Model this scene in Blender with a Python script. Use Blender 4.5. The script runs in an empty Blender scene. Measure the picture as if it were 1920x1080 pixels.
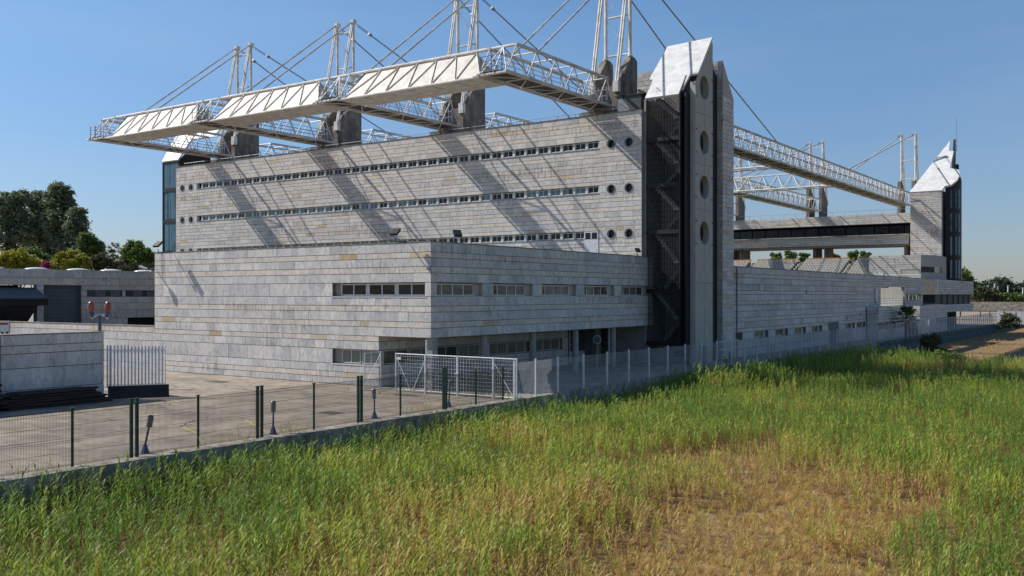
import bpy, math, random
from mathutils import Vector, Matrix
random.seed(7)
S = bpy.context.scene
COL = S.collection
R = math.radians

# ---------------------------------------------------------------- camera
FPX, CXP, HYP, HCAM = 1790.0, 960.0, 553.0, 5.9
FW = Vector((-0.57345, 0.81924, 0.0)); RT = Vector((0.81924, 0.57345, 0.0))
cam = bpy.data.cameras.new('camera'); camo = bpy.data.objects.new('camera', cam); COL.objects.link(camo)
cam.sensor_width = 36.0; cam.lens = 36.0 * FPX / 1920.0; cam.shift_y = 13.0 / 1920.0
cam.clip_start = 0.5; cam.clip_end = 4000.0
camo.location = (0, 0, HCAM)
camo.rotation_euler = (R(90), 0, math.atan2(0.57345, 0.81924))
S.camera = camo
# ---------------------------------------------------------------- light and sky
SUNV = Vector((-1.0, -0.33, 0.93)).normalized()
w = bpy.data.worlds.new('World'); S.world = w; w.use_nodes = True
nt = w.node_tree; bg = nt.nodes['Background']; sky = nt.nodes.new('ShaderNodeTexSky')
sky.sky_type = 'NISHITA'; sky.sun_disc = False
sky.sun_elevation = math.asin(SUNV.z); sky.sun_rotation = math.atan2(SUNV.x, SUNV.y)
sky.air_density = 1.0; sky.dust_density = 0.25; sky.ozone_density = 3.0; sky.altitude = 50
hs = nt.nodes.new('ShaderNodeHueSaturation'); hs.inputs['Saturation'].default_value = 1.14; hs.inputs['Value'].default_value = 1.22
nt.links.new(sky.outputs[0], hs.inputs['Color']); 
tc = nt.nodes.new('ShaderNodeTexCoord'); sx = nt.nodes.new('ShaderNodeSeparateXYZ'); hr = nt.nodes.new('ShaderNodeValToRGB'); hm = nt.nodes.new('ShaderNodeMix')
hm.data_type = 'RGBA'; hm.blend_type = 'MULTIPLY'; hm.inputs[0].default_value = 1.0          # dull haze layer low on the horizon, all the way round
nt.links.new(tc.outputs['Generated'], sx.inputs[0]); nt.links.new(sx.outputs[2], hr.inputs[0])
hr.color_ramp.elements[0].position = 0.0; hr.color_ramp.elements[0].color = (.50, .52, .68, 1); hr.color_ramp.elements[1].position = .27; hr.color_ramp.elements[1].color = (1, 1, 1, 1)
e_ = hr.color_ramp.elements.new(.1); e_.color = (.70, .72, .82, 1)
cn = nt.nodes.new('ShaderNodeTexNoise'); cn.inputs['Scale'].default_value = 2.2; cn.inputs['Detail'].default_value = 7; cn.inputs['Roughness'].default_value = .55
cmp_ = nt.nodes.new('ShaderNodeMapping'); cmp_.inputs['Scale'].default_value = (1, 1, 5); nt.links.new(tc.outputs['Generated'], cmp_.inputs[0]); nt.links.new(cmp_.outputs[0], cn.inputs['Vector'])
cr_ = nt.nodes.new('ShaderNodeMapRange'); cr_.inputs[1].default_value = .45; cr_.inputs[2].default_value = .8; cr_.inputs[3].default_value = 0; cr_.inputs[4].default_value = .16; nt.links.new(cn.outputs[0], cr_.inputs[0])
cm_ = nt.nodes.new('ShaderNodeMix'); cm_.data_type = 'RGBA'; cm_.inputs[7].default_value = (6.0, 6.6, 7.4, 1); nt.links.new(cr_.outputs[0], cm_.inputs[0]); nt.links.new(hs.outputs[0], cm_.inputs[6])
nt.links.new(cm_.outputs[2], hm.inputs[6]); nt.links.new(hr.outputs[0], hm.inputs[7]); nt.links.new(hm.outputs[2], bg.inputs[0]); bg.inputs[1].default_value = 0.08
sl = bpy.data.lights.new('sun', 'SUN'); sl.energy = 4.5; sl.angle = R(0.53); sl.color = (1.0, 0.96, 0.905)
so = bpy.data.objects.new('sun', sl); COL.objects.link(so); so.rotation_euler = SUNV.to_track_quat('Z', 'Y').to_euler()
S.view_settings.view_transform = 'Standard'; S.view_settings.look = 'None'
S.view_settings.exposure = 0.35; S.view_settings.gamma = 1.0; S.view_settings.use_curve_mapping = False
try:
    S.cycles.max_bounces = 6; S.cycles.transparent_max_bounces = 8
except Exception: pass

# ---------------------------------------------------------------- helpers
def P3(px, dep, z=0.0):
    """point seen in direction px of the survey, dep metres deep"""
    v = FW * dep + RT * ((px - CXP) / FPX * dep); return Vector((v.x, v.y, z))
def zat(y, dep): return HCAM - (y - HYP) / FPX * dep
def proj(p):
    d = Vector((p[0], p[1], 0)); dep = d.dot(FW)
    return CXP + FPX * d.dot(RT) / max(dep, .1), HYP - FPX * (p[2] - HCAM) / max(dep, .1), dep

def N(nt, t, **kw):
    n = nt.nodes.new('ShaderNode' + t)
    for k, v in kw.items():
        if k.startswith('i_'):
            key = k[2:]; key = int(key) if key.isdigit() else key
            n.inputs[key].default_value = v
        else: setattr(n, k, v)
    return n
def newmat(name):
    m = bpy.data.materials.new(name); m.use_nodes = True
    return m, m.node_tree, m.node_tree.nodes['Principled BSDF']
def mat(name, c, rough=0.6, metal=0.0, var=0.15, scale=3.0, bump=0.0, c2=None, stretch=(1, 1, 1), spec=0.4, detail=5, dirt=0.0, dsc=2.0):
    """plain surface with noise variation between c and c2"""
    m, t, b = newmat(name); L = t.links.new
    g = N(t, 'NewGeometry'); mp = N(t, 'Mapping'); mp.inputs['Scale'].default_value = stretch
    L(g.outputs['Position'], mp.inputs['Vector'])
    n = N(t, 'TexNoise'); n.inputs['Scale'].default_value = scale; n.inputs['Detail'].default_value = detail
    n.inputs['Roughness'].default_value = 0.62; L(mp.outputs[0], n.inputs['Vector'])
    r = N(t, 'ValToRGB'); L(n.outputs[0], r.inputs[0])
    c2 = c2 or tuple(x * (1 - 2 * var) for x in c)
    r.color_ramp.elements[0].position = 0.36; r.color_ramp.elements[0].color = (*c2, 1)
    r.color_ramp.elements[1].position = 0.64; r.color_ramp.elements[1].color = (*c, 1)
    out = r.outputs[0]
    if dirt:
        n9 = N(t, 'TexNoise'); n9.inputs['Scale'].default_value = dsc; n9.inputs['Detail'].default_value = 12; n9.inputs['Roughness'].default_value = .7; n9.inputs['Distortion'].default_value = .6; L(g.outputs['Position'], n9.inputs['Vector'])
        r9 = N(t, 'ValToRGB'); L(n9.outputs[0], r9.inputs[0]); r9.color_ramp.elements[0].position = .36; r9.color_ramp.elements[0].color = (1 - dirt, 1 - dirt * 1.05, 1 - dirt * 1.12, 1); r9.color_ramp.elements[1].position = .56; r9.color_ramp.elements[1].color = (1, 1, 1, 1)
        m9 = N(t, 'Mix', data_type='RGBA', blend_type='MULTIPLY'); m9.inputs[0].default_value = 1; L(out, m9.inputs[6]); L(r9.outputs[0], m9.inputs[7]); out = m9.outputs[2]
    L(out, b.inputs['Base Color']); b.inputs['Roughness'].default_value = rough
    b.inputs['Metallic'].default_value = metal; b.inputs['Specular IOR Level'].default_value = spec
    if bump:
        bp = N(t, 'Bump'); bp.inputs['Strength'].default_value = bump; bp.inputs['Distance'].default_value = 0.05
        L(n.outputs[0], bp.inputs['Height']); L(bp.outputs[0], b.inputs['Normal'])
    return m
def stone_mat(name, attr):
    """sawn marble cladding: veins and soft mottling over a colour carried by each panel"""
    m, t, b = newmat(name); L = t.links.new
    g = N(t, 'NewGeometry')
    if attr:
        ci = N(t, 'Attribute', attribute_name='Col'); co = ci.outputs['Color']; rn = ci.outputs['Alpha']
        ri = N(t, 'Attribute', attribute_name='rnd'); rn = ri.outputs['Fac']
    else:
        oi = N(t, 'ObjectInfo'); co = oi.outputs['Color']; rn = oi.outputs['Random']
    mu = N(t, 'Math', operation='MULTIPLY'); mu.inputs[1].default_value = 60; L(rn, mu.inputs[0])
    cx = N(t, 'CombineXYZ'); L(mu.outputs[0], cx.inputs[0]); L(mu.outputs[0], cx.inputs[2])
    ad = N(t, 'VectorMath', operation='ADD'); L(g.outputs['Position'], ad.inputs[0]); L(cx.outputs[0], ad.inputs[1])
    mp = N(t, 'Mapping'); mp.inputs['Rotation'].default_value = (0.5, 0.9, 0.7); mp.inputs['Scale'].default_value = (1.2, 1.2, 0.85)
    L(ad.outputs[0], mp.inputs['Vector'])
    n = N(t, 'TexNoise'); n.inputs['Scale'].default_value = 1.7; n.inputs['Detail'].default_value = 7
    n.inputs['Distortion'].default_value = 1.6; n.inputs['Roughness'].default_value = .62; L(mp.outputs[0], n.inputs['Vector'])
    r = N(t, 'ValToRGB'); L(n.outputs[0], r.inputs[0]); e = r.color_ramp.elements
    e[0].position = .30; e[0].color = (.70, .71, .74, 1); e[1].position = .72; e[1].color = (1.14, 1.13, 1.08, 1)
    k = r.color_ramp.elements.new(.47); k.color = (.93, .93, .95, 1); k = r.color_ramp.elements.new(.52); k.color = (1.02, 1.01, 1.0, 1)
    mx = N(t, 'Mix', data_type='RGBA', blend_type='MULTIPLY'); mx.inputs[0].default_value = 1
    L(co, mx.inputs[6]); L(r.outputs[0], mx.inputs[7])
    # run-off streaks, large scale
    mp2 = N(t, 'Mapping'); mp2.inputs['Scale'].default_value = (1.3, 1.3, .16); L(g.outputs['Position'], mp2.inputs['Vector'])
    n2 = N(t, 'TexNoise'); n2.inputs['Scale'].default_value = 1.2; n2.inputs['Detail'].default_value = 6; L(mp2.outputs[0], n2.inputs['Vector'])
    r2 = N(t, 'ValToRGB'); L(n2.outputs[0], r2.inputs[0]); e = r2.color_ramp.elements
    e[0].position = .28; e[0].color = (.74, .73, .70, 1); e[1].position = .50; e[1].color = (1, 1, 1, 1)
    mx2 = N(t, 'Mix', data_type='RGBA', blend_type='MULTIPLY'); mx2.inputs[0].default_value = .5
    L(mx.outputs[2], mx2.inputs[6]); L(r2.outputs[0], mx2.inputs[7])
    mp3 = N(t, 'Mapping'); mp3.inputs['Scale'].default_value = (5, 5, .7); L(g.outputs['Position'], mp3.inputs['Vector'])
    n4 = N(t, 'TexNoise'); n4.inputs['Scale'].default_value = 1.0; n4.inputs['Detail'].default_value = 4; L(mp3.outputs[0], n4.inputs['Vector'])
    mp4 = N(t, 'Mapping'); mp4.inputs['Scale'].default_value = (.09, .09, 1.1); L(g.outputs['Position'], mp4.inputs['Vector'])
    n5 = N(t, 'TexNoise'); n5.inputs['Scale'].default_value = 1.0; n5.inputs['Detail'].default_value = 2; L(mp4.outputs[0], n5.inputs['Vector'])
    ml = N(t, 'Math', operation='MULTIPLY'); L(n4.outputs[0], ml.inputs[0]); L(n5.outputs[0], ml.inputs[1])
    r5 = N(t, 'ValToRGB'); L(ml.outputs[0], r5.inputs[0]); e = r5.color_ramp.elements
    e[0].position = .31; e[0].color = (1, 1, 1, 1); e[1].position = .40; e[1].color = (.70, .665, .61, 1)
    mx3 = N(t, 'Mix', data_type='RGBA', blend_type='MULTIPLY'); mx3.inputs[0].default_value = 1; L(mx2.outputs[2], mx3.inputs[6]); L(r5.outputs[0], mx3.inputs[7])
    L(mx3.outputs[2], b.inputs['Base Color']); b.inputs['Roughness'].default_value = .62; b.inputs['Specular IOR Level'].default_value = .3
    bp = N(t, 'Bump'); bp.inputs['Strength'].default_value = .15; bp.inputs['Distance'].default_value = .02
    L(n.outputs[0], bp.inputs['Height']); L(bp.outputs[0], b.inputs['Normal'])
    return m
def glass_mat(name, c, rough=.08, var=.5):
    m, t, b = newmat(name); L = t.links.new
    oi = N(t, 'ObjectInfo'); g = N(t, 'NewGeometry')
    n = N(t, 'TexNoise'); n.inputs['Scale'].default_value = .9; n.inputs['Detail'].default_value = 3; L(g.outputs['Position'], n.inputs['Vector'])
    a = N(t, 'Math', operation='ADD'); L(oi.outputs['Random'], a.inputs[0]); L(n.outputs[0], a.inputs[1])
    r = N(t, 'ValToRGB'); L(a.outputs[0], r.inputs[0]); e = r.color_ramp.elements
    e[0].position = .5; e[0].color = (*[x * .3 for x in c], 1); e[1].position = 1.0; e[1].color = (*[x * (.9 + var) for x in c], 1)
    L(r.outputs[0], b.inputs['Base Color']); b.inputs['Roughness'].default_value = rough
    b.inputs['Specular IOR Level'].default_value = .28
    bp = N(t, 'Bump'); bp.inputs['Strength'].default_value = .12; bp.inputs['Distance'].default_value = .3
    n3 = N(t, 'TexNoise'); n3.inputs['Scale'].default_value = 1.3; L(g.outputs['Position'], n3.inputs['Vector'])
    L(n3.outputs[0], bp.inputs['Height']); L(bp.outputs[0], b.inputs['Normal'])
    return m
def leaf_mat(name, c1, c2, c3=None, inst=False, trans=.35):
    m, t, b = newmat(name); L = t.links.new
    at = N(t, 'Attribute', attribute_name='rnd')
    r = N(t, 'ValToRGB'); L(at.outputs['Fac'], r.inputs[0]); e = r.color_ramp.elements
    e[0].color = (*c1, 1); e[1].color = (*c2, 1)
    if c3: k = e.new(.93); k.color = (*c3, 1); e[1].position = .85 if False else e[1].position
    col = r.outputs[0]
    L(col, b.inputs['Base Color']); b.inputs['Roughness'].default_value = .6; b.inputs['Specular IOR Level'].default_value = .25
    tr = N(t, 'BsdfTranslucent'); L(col, tr.inputs[0])
    mx = N(t, 'MixShader'); mx.inputs[0].default_value = trans
    L(b.outputs[0], mx.inputs[1]); L(tr.outputs[0], mx.inputs[2]); L(mx.outputs[0], t.nodes['Material Output'].inputs[0])
    return m

M = {}
M['stone'] = stone_mat('stone_panel_finish', False)
M['stone_a'] = stone_mat('stone_cladding_finish', True)
M['joint'] = mat('mortar_backing', (.19, .18, .165), .9)
M['concrete'] = mat('concrete', (.34, .33, .31), .85, var=.16, scale=1.4, bump=.2)
M['concrete_dark'] = mat('weathered_concrete', (.30, .26, .21), .9, c2=(.15, .125, .10), scale=1.0, dirt=.4, dsc=.8, stretch=(1.4, 1.4, .35), bump=.3)
M['fin'] = mat('precast_concrete', (.46, .43, .375), .85, c2=(.38, .355, .31), scale=2.2, stretch=(1, 1, .4), bump=.1)
M['steel_white'] = mat('white_paint_steel', (.80, .77, .72), .5, c2=(.55, .47, .38), scale=1.6, spec=.4, detail=8)
M['chord'] = mat('white_paint_tube', (.70, .67, .62), .5, c2=(.42, .36, .29), scale=.9, stretch=(.6, .6, 2))
M['white_sheet'] = mat('white_sheet_metal', (.68, .635, .56), .6, c2=(.52, .465, .385), scale=1.3, bump=.3, detail=9, dirt=.25, dsc=1.7)
M['roof_white'] = mat('white_roof_sheet', (.72, .71, .68), .55, c2=(.60, .585, .55), scale=.8, stretch=(1, 3, 3), dirt=.18, dsc=1.2)
M['grate'] = mat('steel_grating', (.09, .085, .08), .8, c2=(.04, .04, .04), scale=4)
M['rail'] = mat('galvanised_rail', (.36, .40, .44), .45, metal=.4)
M['black_steel'] = mat('black_steel', (.012, .012, .012), .55)
M['dark_steel'] = mat('dark_grey_steel', (.07, .075, .08), .5)
M['grey_metal'] = mat('grey_metal', (.30, .32, .34), .45, metal=.3)
M['frame'] = mat('aluminium_frame', (.68, .67, .62), .5, var=.08)
M['glass'] = glass_mat('window_glass', (.010, .013, .014), .1)
M['glass_blue'] = glass_mat('blue_glass', (.09, .16, .20), .15)
M['glass_warm'] = glass_mat('blinds_behind_glass', (.13, .135, .11), .14)
M['glass_refl'] = glass_mat('reflecting_glass', (.07, .075, .06), .05, var=1.2)
M['stair_dark'] = mat('stair_concrete', (.27, .25, .215), .9, c2=(.17, .155, .135), scale=1.2)
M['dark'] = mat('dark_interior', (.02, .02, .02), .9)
M['yard'] = mat('yard_concrete', (.38, .31, .235), .9, c2=(.225, .185, .14), scale=.32, bump=.15, detail=12, dirt=.38, dsc=.9)
M['kerb'] = mat('kerb_concrete', (.42, .38, .31), .9, c2=(.17, .155, .13), scale=2.5, bump=.3, dirt=.4, dsc=1.4)
M['teal'] = mat('teal_coated_concrete', (.05, .12, .13), .85, c2=(.03, .06, .065), scale=1.2)
M['green_paint'] = mat('green_paint', (.012, .045, .03), .5)
M['wire_green'] = mat('green_wire', (.018, .028, .02), .5)
M['wire_white'] = mat('galvanised_wire', (.50, .52, .54), .5)
M['fence_white'] = mat('fence_white_paint', (.66, .67, .68), .5, c2=(.5, .5, .5), scale=6)
M['wood_dark'] = mat('old_timber', (.055, .042, .032), .9, c2=(.02, .016, .013), scale=5, stretch=(1, .2, 3), bump=.3)
M['rubber'] = mat('black_rubber', (.035, .028, .024), .8)
M['blue_paint'] = mat('blue_paint', (.07, .10, .19), .45)
M['ball'] = mat('brown_ball_shell', (.32, .085, .03), .22, c2=(.17, .045, .02), scale=2, spec=.7)
M['door_blue'] = mat('blue_grey_door', (.11, .135, .155), .6, c2=(.09, .11, .13), scale=.8)
M['yellow'] = mat('yellow_line_paint', (.6, .45, .04), .8)
M['orange'] = mat('orange_paint', (.60, .26, .05), .7)
M['seat'] = mat('pale_seats', (.50, .49, .45), .7, c2=(.38, .37, .34), scale=2)
M['bark'] = mat('bark', (.13, .10, .08), .9, c2=(.06, .05, .04), scale=3, bump=.4)
M['dome'] = mat('acrylic_dome', (.75, .75, .72), .3)
M['rock'] = mat('rock', (.22, .20, .17), .9, c2=(.11, .10, .09), scale=3, bump=.4)
M['pitch'] = mat('pitch_turf', (.06, .10, .03), .9)
M['plaster'] = mat('beige_plaster', (.36, .33, .27), .85, c2=(.29, .27, .22), scale=1)  # beige plaster with slight noise, on soffit, reveals and doorway

ORG = {}
def reg(o, wl): ORG[o.name] = Vector(wl)
def wloc(o): return ORG.get(o.name, Vector((0, 0, 0))) if o else Vector((0, 0, 0))
class MB:
    def __init__(s): s.v = []; s.f = []; s.c = []; s.r = []
    def face(s, pts, c=None, r=0.0):
        b = len(s.v); s.v += [tuple(p) for p in pts]; s.f.append(tuple(range(b, b + len(pts)))); s.c.append(c); s.r.append(r)
    def add(s, vs, fs, c=None, r=0.0):
        b = len(s.v); s.v += [tuple(p) for p in vs]
        for f in fs: s.f.append(tuple(b + i for i in f)); s.c.append(c); s.r.append(r)
        return s
    def box(s, x0, x1, y0, y1, z0, z1, c=None, r=0.0):
        if x0 > x1: x0, x1 = x1, x0
        if y0 > y1: y0, y1 = y1, y0
        if z0 > z1: z0, z1 = z1, z0
        return s.add([(x0, y0, z0), (x1, y0, z0), (x1, y1, z0), (x0, y1, z0), (x0, y0, z1), (x1, y0, z1), (x1, y1, z1), (x0, y1, z1)],
              [(0, 3, 2, 1), (4, 5, 6, 7), (0, 1, 5, 4), (1, 2, 6, 5), (2, 3, 7, 6), (3, 0, 4, 7)], c, r)
    def prism(s, pts, ext, c=None):
        """closed outline pts (3d) extruded by vector ext"""
        n = len(pts); e = Vector(ext); a = [Vector(p) for p in pts]
        fs = [tuple(range(n - 1, -1, -1)), tuple(range(n, 2 * n))] + [(i, (i + 1) % n, n + (i + 1) % n, n + i) for i in range(n)]
        return s.add(a + [p + e for p in a], fs, c)
    def bar(s, p, q, r=.05, n=6, r2=None, cap=True):
        p = Vector(p); q = Vector(q); d = q - p
        if d.length < 1e-6: return s
        r2 = r if r2 is None else r2
        u = d.normalized().orthogonal().normalized(); v = d.normalized().cross(u); vs = []
        for rr, o in ((r, p), (r2, q)):
            for i in range(n):
                a = 2 * math.pi * (i + .5) / n; vs.append(o + (u * math.cos(a) + v * math.sin(a)) * rr)
        fs = [(i, (i + 1) % n, n + (i + 1) % n, n + i) for i in range(n)]
        if cap: fs += [tuple(range(n - 1, -1, -1)), tuple(range(n, 2 * n))]
        return s.add(vs, fs)
    def lathe(s, prof, o=(0, 0, 0), n=12, ax=None):
        """prof: (radius, height) list round the z axis (or direction ax)"""
        o = Vector(o); q = Vector((0, 0, 1)).rotation_difference(Vector(ax)) if ax else None; vs = []
        for rr, h in prof:
            for i in range(n):
                a = 2 * math.pi * i / n; p = Vector((rr * math.cos(a), rr * math.sin(a), h))
                if q: p = q @ p
                vs.append(o + p)
        fs = []
        for k in range(len(prof) - 1):
            for i in range(n): fs.append((k * n + i, k * n + (i + 1) % n, (k + 1) * n + (i + 1) % n, (k + 1) * n + i))
        fs.append(tuple(range(n - 1, -1, -1))); fs.append(tuple(range((len(prof) - 1) * n, len(prof) * n)))
        return s.add(vs, fs)
    def mesh(s, name, mat, off=(0, 0, 0), smooth=False):
        me = bpy.data.meshes.new(name); ox, oy, oz = off
        me.from_pydata([(x - ox, y - oy, z - oz) for x, y, z in s.v], [], s.f)
        if any(c is not None for c in s.c):
            a = me.attributes.new('Col', 'FLOAT_COLOR', 'FACE')
            buf = []
            for c in s.c: buf += [*(c or (.5, .5, .5)), 1.0]
            a.data.foreach_set('color', buf)
        if any(s.r):
            a = me.attributes.new('rnd', 'FLOAT', 'FACE'); a.data.foreach_set('value', s.r)
        if smooth: me.polygons.foreach_set('use_smooth', [True] * len(me.polygons))
        if mat: me.materials.append(M[mat] if isinstance(mat, str) else mat)
        return me
    def build(s, name, mat, parent=None, smooth=False, origin=None, **tags):
        wl = Vector(origin) if origin is not None else wloc(parent)
        me = s.mesh(name, mat, wl, smooth); o = bpy.data.objects.new(name, me); COL.objects.link(o)
        if parent: o.parent = parent; o.location = wl - wloc(parent)
        else: o.location = wl
        reg(o, wl)
        for k, v in tags.items(): o[k] = v
        return o
def tag(o, label=None, cat=None, group=None, kind=None):
    if label: o['label'] = label
    if cat: o['category'] = cat
    if group: o['group'] = group
    if kind: o['kind'] = kind
    return o
def thing(name, loc, label, cat, group=None):
    o = bpy.data.objects.new(name, None); COL.objects.link(o); o.location = loc; o.empty_display_size = .3
    reg(o, loc); return tag(o, label, cat, group)
def single(name, mb, mat, label, cat, origin, group=None, smooth=False):
    return tag(mb.build(name, mat, None, smooth, origin), label, cat, group)
def link(name, me, parent, wl, rotz=0.0, scale=None):
    """an instance of a shared mesh at world point wl"""
    o = bpy.data.objects.new(name, me); COL.objects.link(o)
    if parent: o.parent = parent
    o.location = Vector(wl) - wloc(parent)
    if rotz: o.rotation_euler = (0, 0, rotz)
    if scale: o.scale = scale
    reg(o, wl); return o
def copy_tree(src, parent, loc, wl):
    c = src.copy(); COL.objects.link(c); c.parent = parent; c.location = loc; reg(c, wl)
    for ch in src.children: 
        copy_tree(ch, c, ch.location.copy(), Vector(wl) + ch.location)
    return c
# shared unit cylinder (along z, length 1, radius 1) for tubes
_cyl = {}
def tube(name, p, q, r, mat, parent):
    key = mat
    if key not in _cyl:
        b = MB(); b.bar((0, 0, 0), (0, 0, 1), 1.0, 8); _cyl[key] = b.mesh('tube', mat, smooth=False)
    p = Vector(p); d = Vector(q) - p
    o = bpy.data.objects.new(name, _cyl[key]); COL.objects.link(o); o.parent = parent
    o.rotation_mode = 'QUATERNION'; o.rotation_quaternion = Vector((0, 0, 1)).rotation_difference(d.normalized())
    o.location = p - wloc(parent); o.scale = (r, r, d.length); reg(o, p); return o

# ---- stone cladding -------------------------------------------------
_ub = MB().box(-.5, .5, -.5, .5, -.5, .5).mesh('stone_panel', 'stone')
WIDE, NARROW = 0, 1
def slab_col(kind, warm=1.0):
    v = random.uniform(.90, 1.05)
    if kind == NARROW:
        if random.random() < .038: return tuple(Vector((.54, .395, .22)).lerp(Vector((.58, .49, .38)), random.random()) * v)
        c = Vector((.65, .575, .48)).lerp(Vector((.60, .56, .50)), random.random())
    else:
        c = Vector((.62, .585, .54)).lerp(Vector((.53, .515, .49)), random.random() ** 1.3)
        if random.random() < .16: c = Vector((.49, .475, .455))
    return tuple(c * v)
class Clad:
    def __init__(s): s.L = []
    def wall(s, axis, const, a0, a1, courses, holes=(), seed=1, jh=.035, jv=.009, wmul=1.0, warm=False):
        """axis 'y': plane Y=const facing -Y, along X.  axis 'x': plane X=const facing +X, along Y"""
        rnd = random.Random(seed)
        for (z0, z1, k) in courses:
            zi = [(a0, a1)]
            for (h0, h1, hz0, hz1) in holes:
                if hz1 <= z0 + .02 or hz0 >= z1 - .02: continue
                for (r0, r1) in ((z0, hz0), (hz1, z1)):
                    if r1 - r0 > .06 and r1 <= z1 + .001 and r0 >= z0 - .001 and h1 > a0 and h0 < a1:
                        s.L.append((axis, const, max(h0, a0), min(h1, a1), r0, r1, 0.0, slab_col(k), rnd.random(), jh, jv))
                nz = []
                for (p, q) in zi:
                    if h1 <= p or h0 >= q: nz.append((p, q)); continue
                    if h0 - p > .05: nz.append((p, h0))
                    if q - h1 > .05: nz.append((h1, q))
                zi = nz
            for (p, q) in zi:
                a = p
                while a < q - .02:
                    wd = rnd.choice((.62, .8, .95, 1.1, 1.3, 1.6)) * wmul * (1.25 if k == NARROW else 1)
                    b = a + wd
                    if q - b < .35: b = q
                    pr = rnd.uniform(-.006, .006)
                    s.L.append((axis, const, a, b, z0, z1, pr, slab_col(k), rnd.random(), jh, jv)); a = b
    def flush(s, parent, n_single):
        def big(t):
            axis, c, a, b, z0, z1 = t[:6]; m = (a + b) / 2
            P = [(x, c, z) if axis == 'y' else (c, x, z) for x, z in ((a, z0), (b, z0), (a, z1))]
            q = [proj(p) for p in P]
            return abs(q[1][0] - q[0][0]) * abs(q[2][1] - q[0][1]) if q[0][2] > 1 and -50 < q[0][0] < 1970 else 0
        s.L.sort(key=big, reverse=True)
        jb = MB()
        for i, (axis, c, a, b, z0, z1, pr, col, rn, jh, jv) in enumerate(s.L):
            T = .05; a_ = a + jv / 2; b_ = b - jv / 2; zz0 = z0 + jh / 2; zz1 = z1 - jh / 2
            if axis == 'y': bx = (a_, b_, c + pr, c + T, zz0, zz1)
            else: bx = (a_, b_, c - T, c + pr, zz0, zz1); bx = (c - T, c + pr, a_, b_, zz0, zz1)
            if i < n_single:
                x0, x1, y0, y1, q0, q1 = bx
                o = link('stone_panel', _ub, parent, ((x0 + x1) / 2, (y0 + y1) / 2, (q0 + q1) / 2), 0, (x1 - x0, y1 - y0, q1 - q0))
                o.color = (*col, 1)
            else: jb.box(*bx, c=col, r=rn)
        if jb.v: jb.build('stone_panels', 'stone_a', parent, kind='stuff')
        s.L = []
def courses(z0, z1, pat):
    out = []; z = z1; i = 0; tot = z1 - z0
    n = max(1, round(tot / (sum(p for p, _ in pat) / len(pat))))
    hs = [pat[i % len(pat)] for i in range(n)]; sc = tot / sum(h for h, _ in hs)
    for h, k in hs: out.append((z - h * sc, z, k)); z -= h * sc
    return out
ANX = [(9.18, 8.56, 0), (8.56, 8.20, 1), (8.20, 7.66, 0), (7.66, 7.26, 1), (7.26, 6.68, 0), (6.68, 5.80, 0), (5.80, 5.20, 0), (5.20, 4.83, 1), (4.83, 4.22, 0), (4.22, 3.84, 1), (3.84, 3.25, 0)]
ANX = [(b, a, k) for a, b, k in ANX]
LOW = [(b, a, k) for a, b, k in [(3.25, 2.90, 1), (2.90, 2.34, 0), (2.34, 1.36, 0), (1.36, .82, 0), (.82, .46, 1), (.46, 0.02, 0)]]

def window(parent, axis, const, a0, a1, z0, z1, n=2, glass='glass', rec=.2, first=None, t=.05, cache={}):
    """one framed window: frame part with a pane for each light"""
    W = a1 - a0; H = z1 - z0; key = (round(W, 3), round(H, 3), n, glass, first, t)
    if key not in cache:
        cuts = [0.0]
        if first: cuts += [first] + [first + (W - first) * (i + 1) / (n - 1) for i in range(n - 1)]
        else: cuts += [W * (i + 1) / n for i in range(n)]
        b = MB(); b.box(0, W, 0, .07, 0, t); b.box(0, W, 0, .07, H - t, H)
        for i, c in enumerate(cuts):
            x0 = max(0, c - t / 2); x1 = min(W, c + t / 2)
            if i == 0: x1 = t
            if i == n: x0 = W - t
            b.box(x0, x1, .001, .069, t, H - t)
        fm = b.mesh('window', 'frame'); pm = []
        for i in range(n):
            p0 = cuts[i] + t / 2 + .003; p1 = cuts[i + 1] - t / 2 - .003
            if p1 - p0 > .08: pm.append(MB().box(p0, p1, .03, .042, t, H - t).mesh('pane', glass))
        cache[key] = (fm, pm)
    fm, pm = cache[key]
    if axis == 'y': o = link('window', fm, parent, (a0, const + rec, z0))
    else: o = link('window', fm, parent, (const - rec, a0, z0), R(90))
    for p in pm:
        q = bpy.data.objects.new('pane', p); COL.objects.link(q); q.parent = o
    return o
def backing(b, axis, const, a0, a1, z0, z1, d0=.045, d1=.5):
    if axis == 'y': b.box(a0, a1, const + d0, const + d1, z0, z1)
    else: b.box(const - d1, const - d0, a0, a1, z0, z1)

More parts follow.
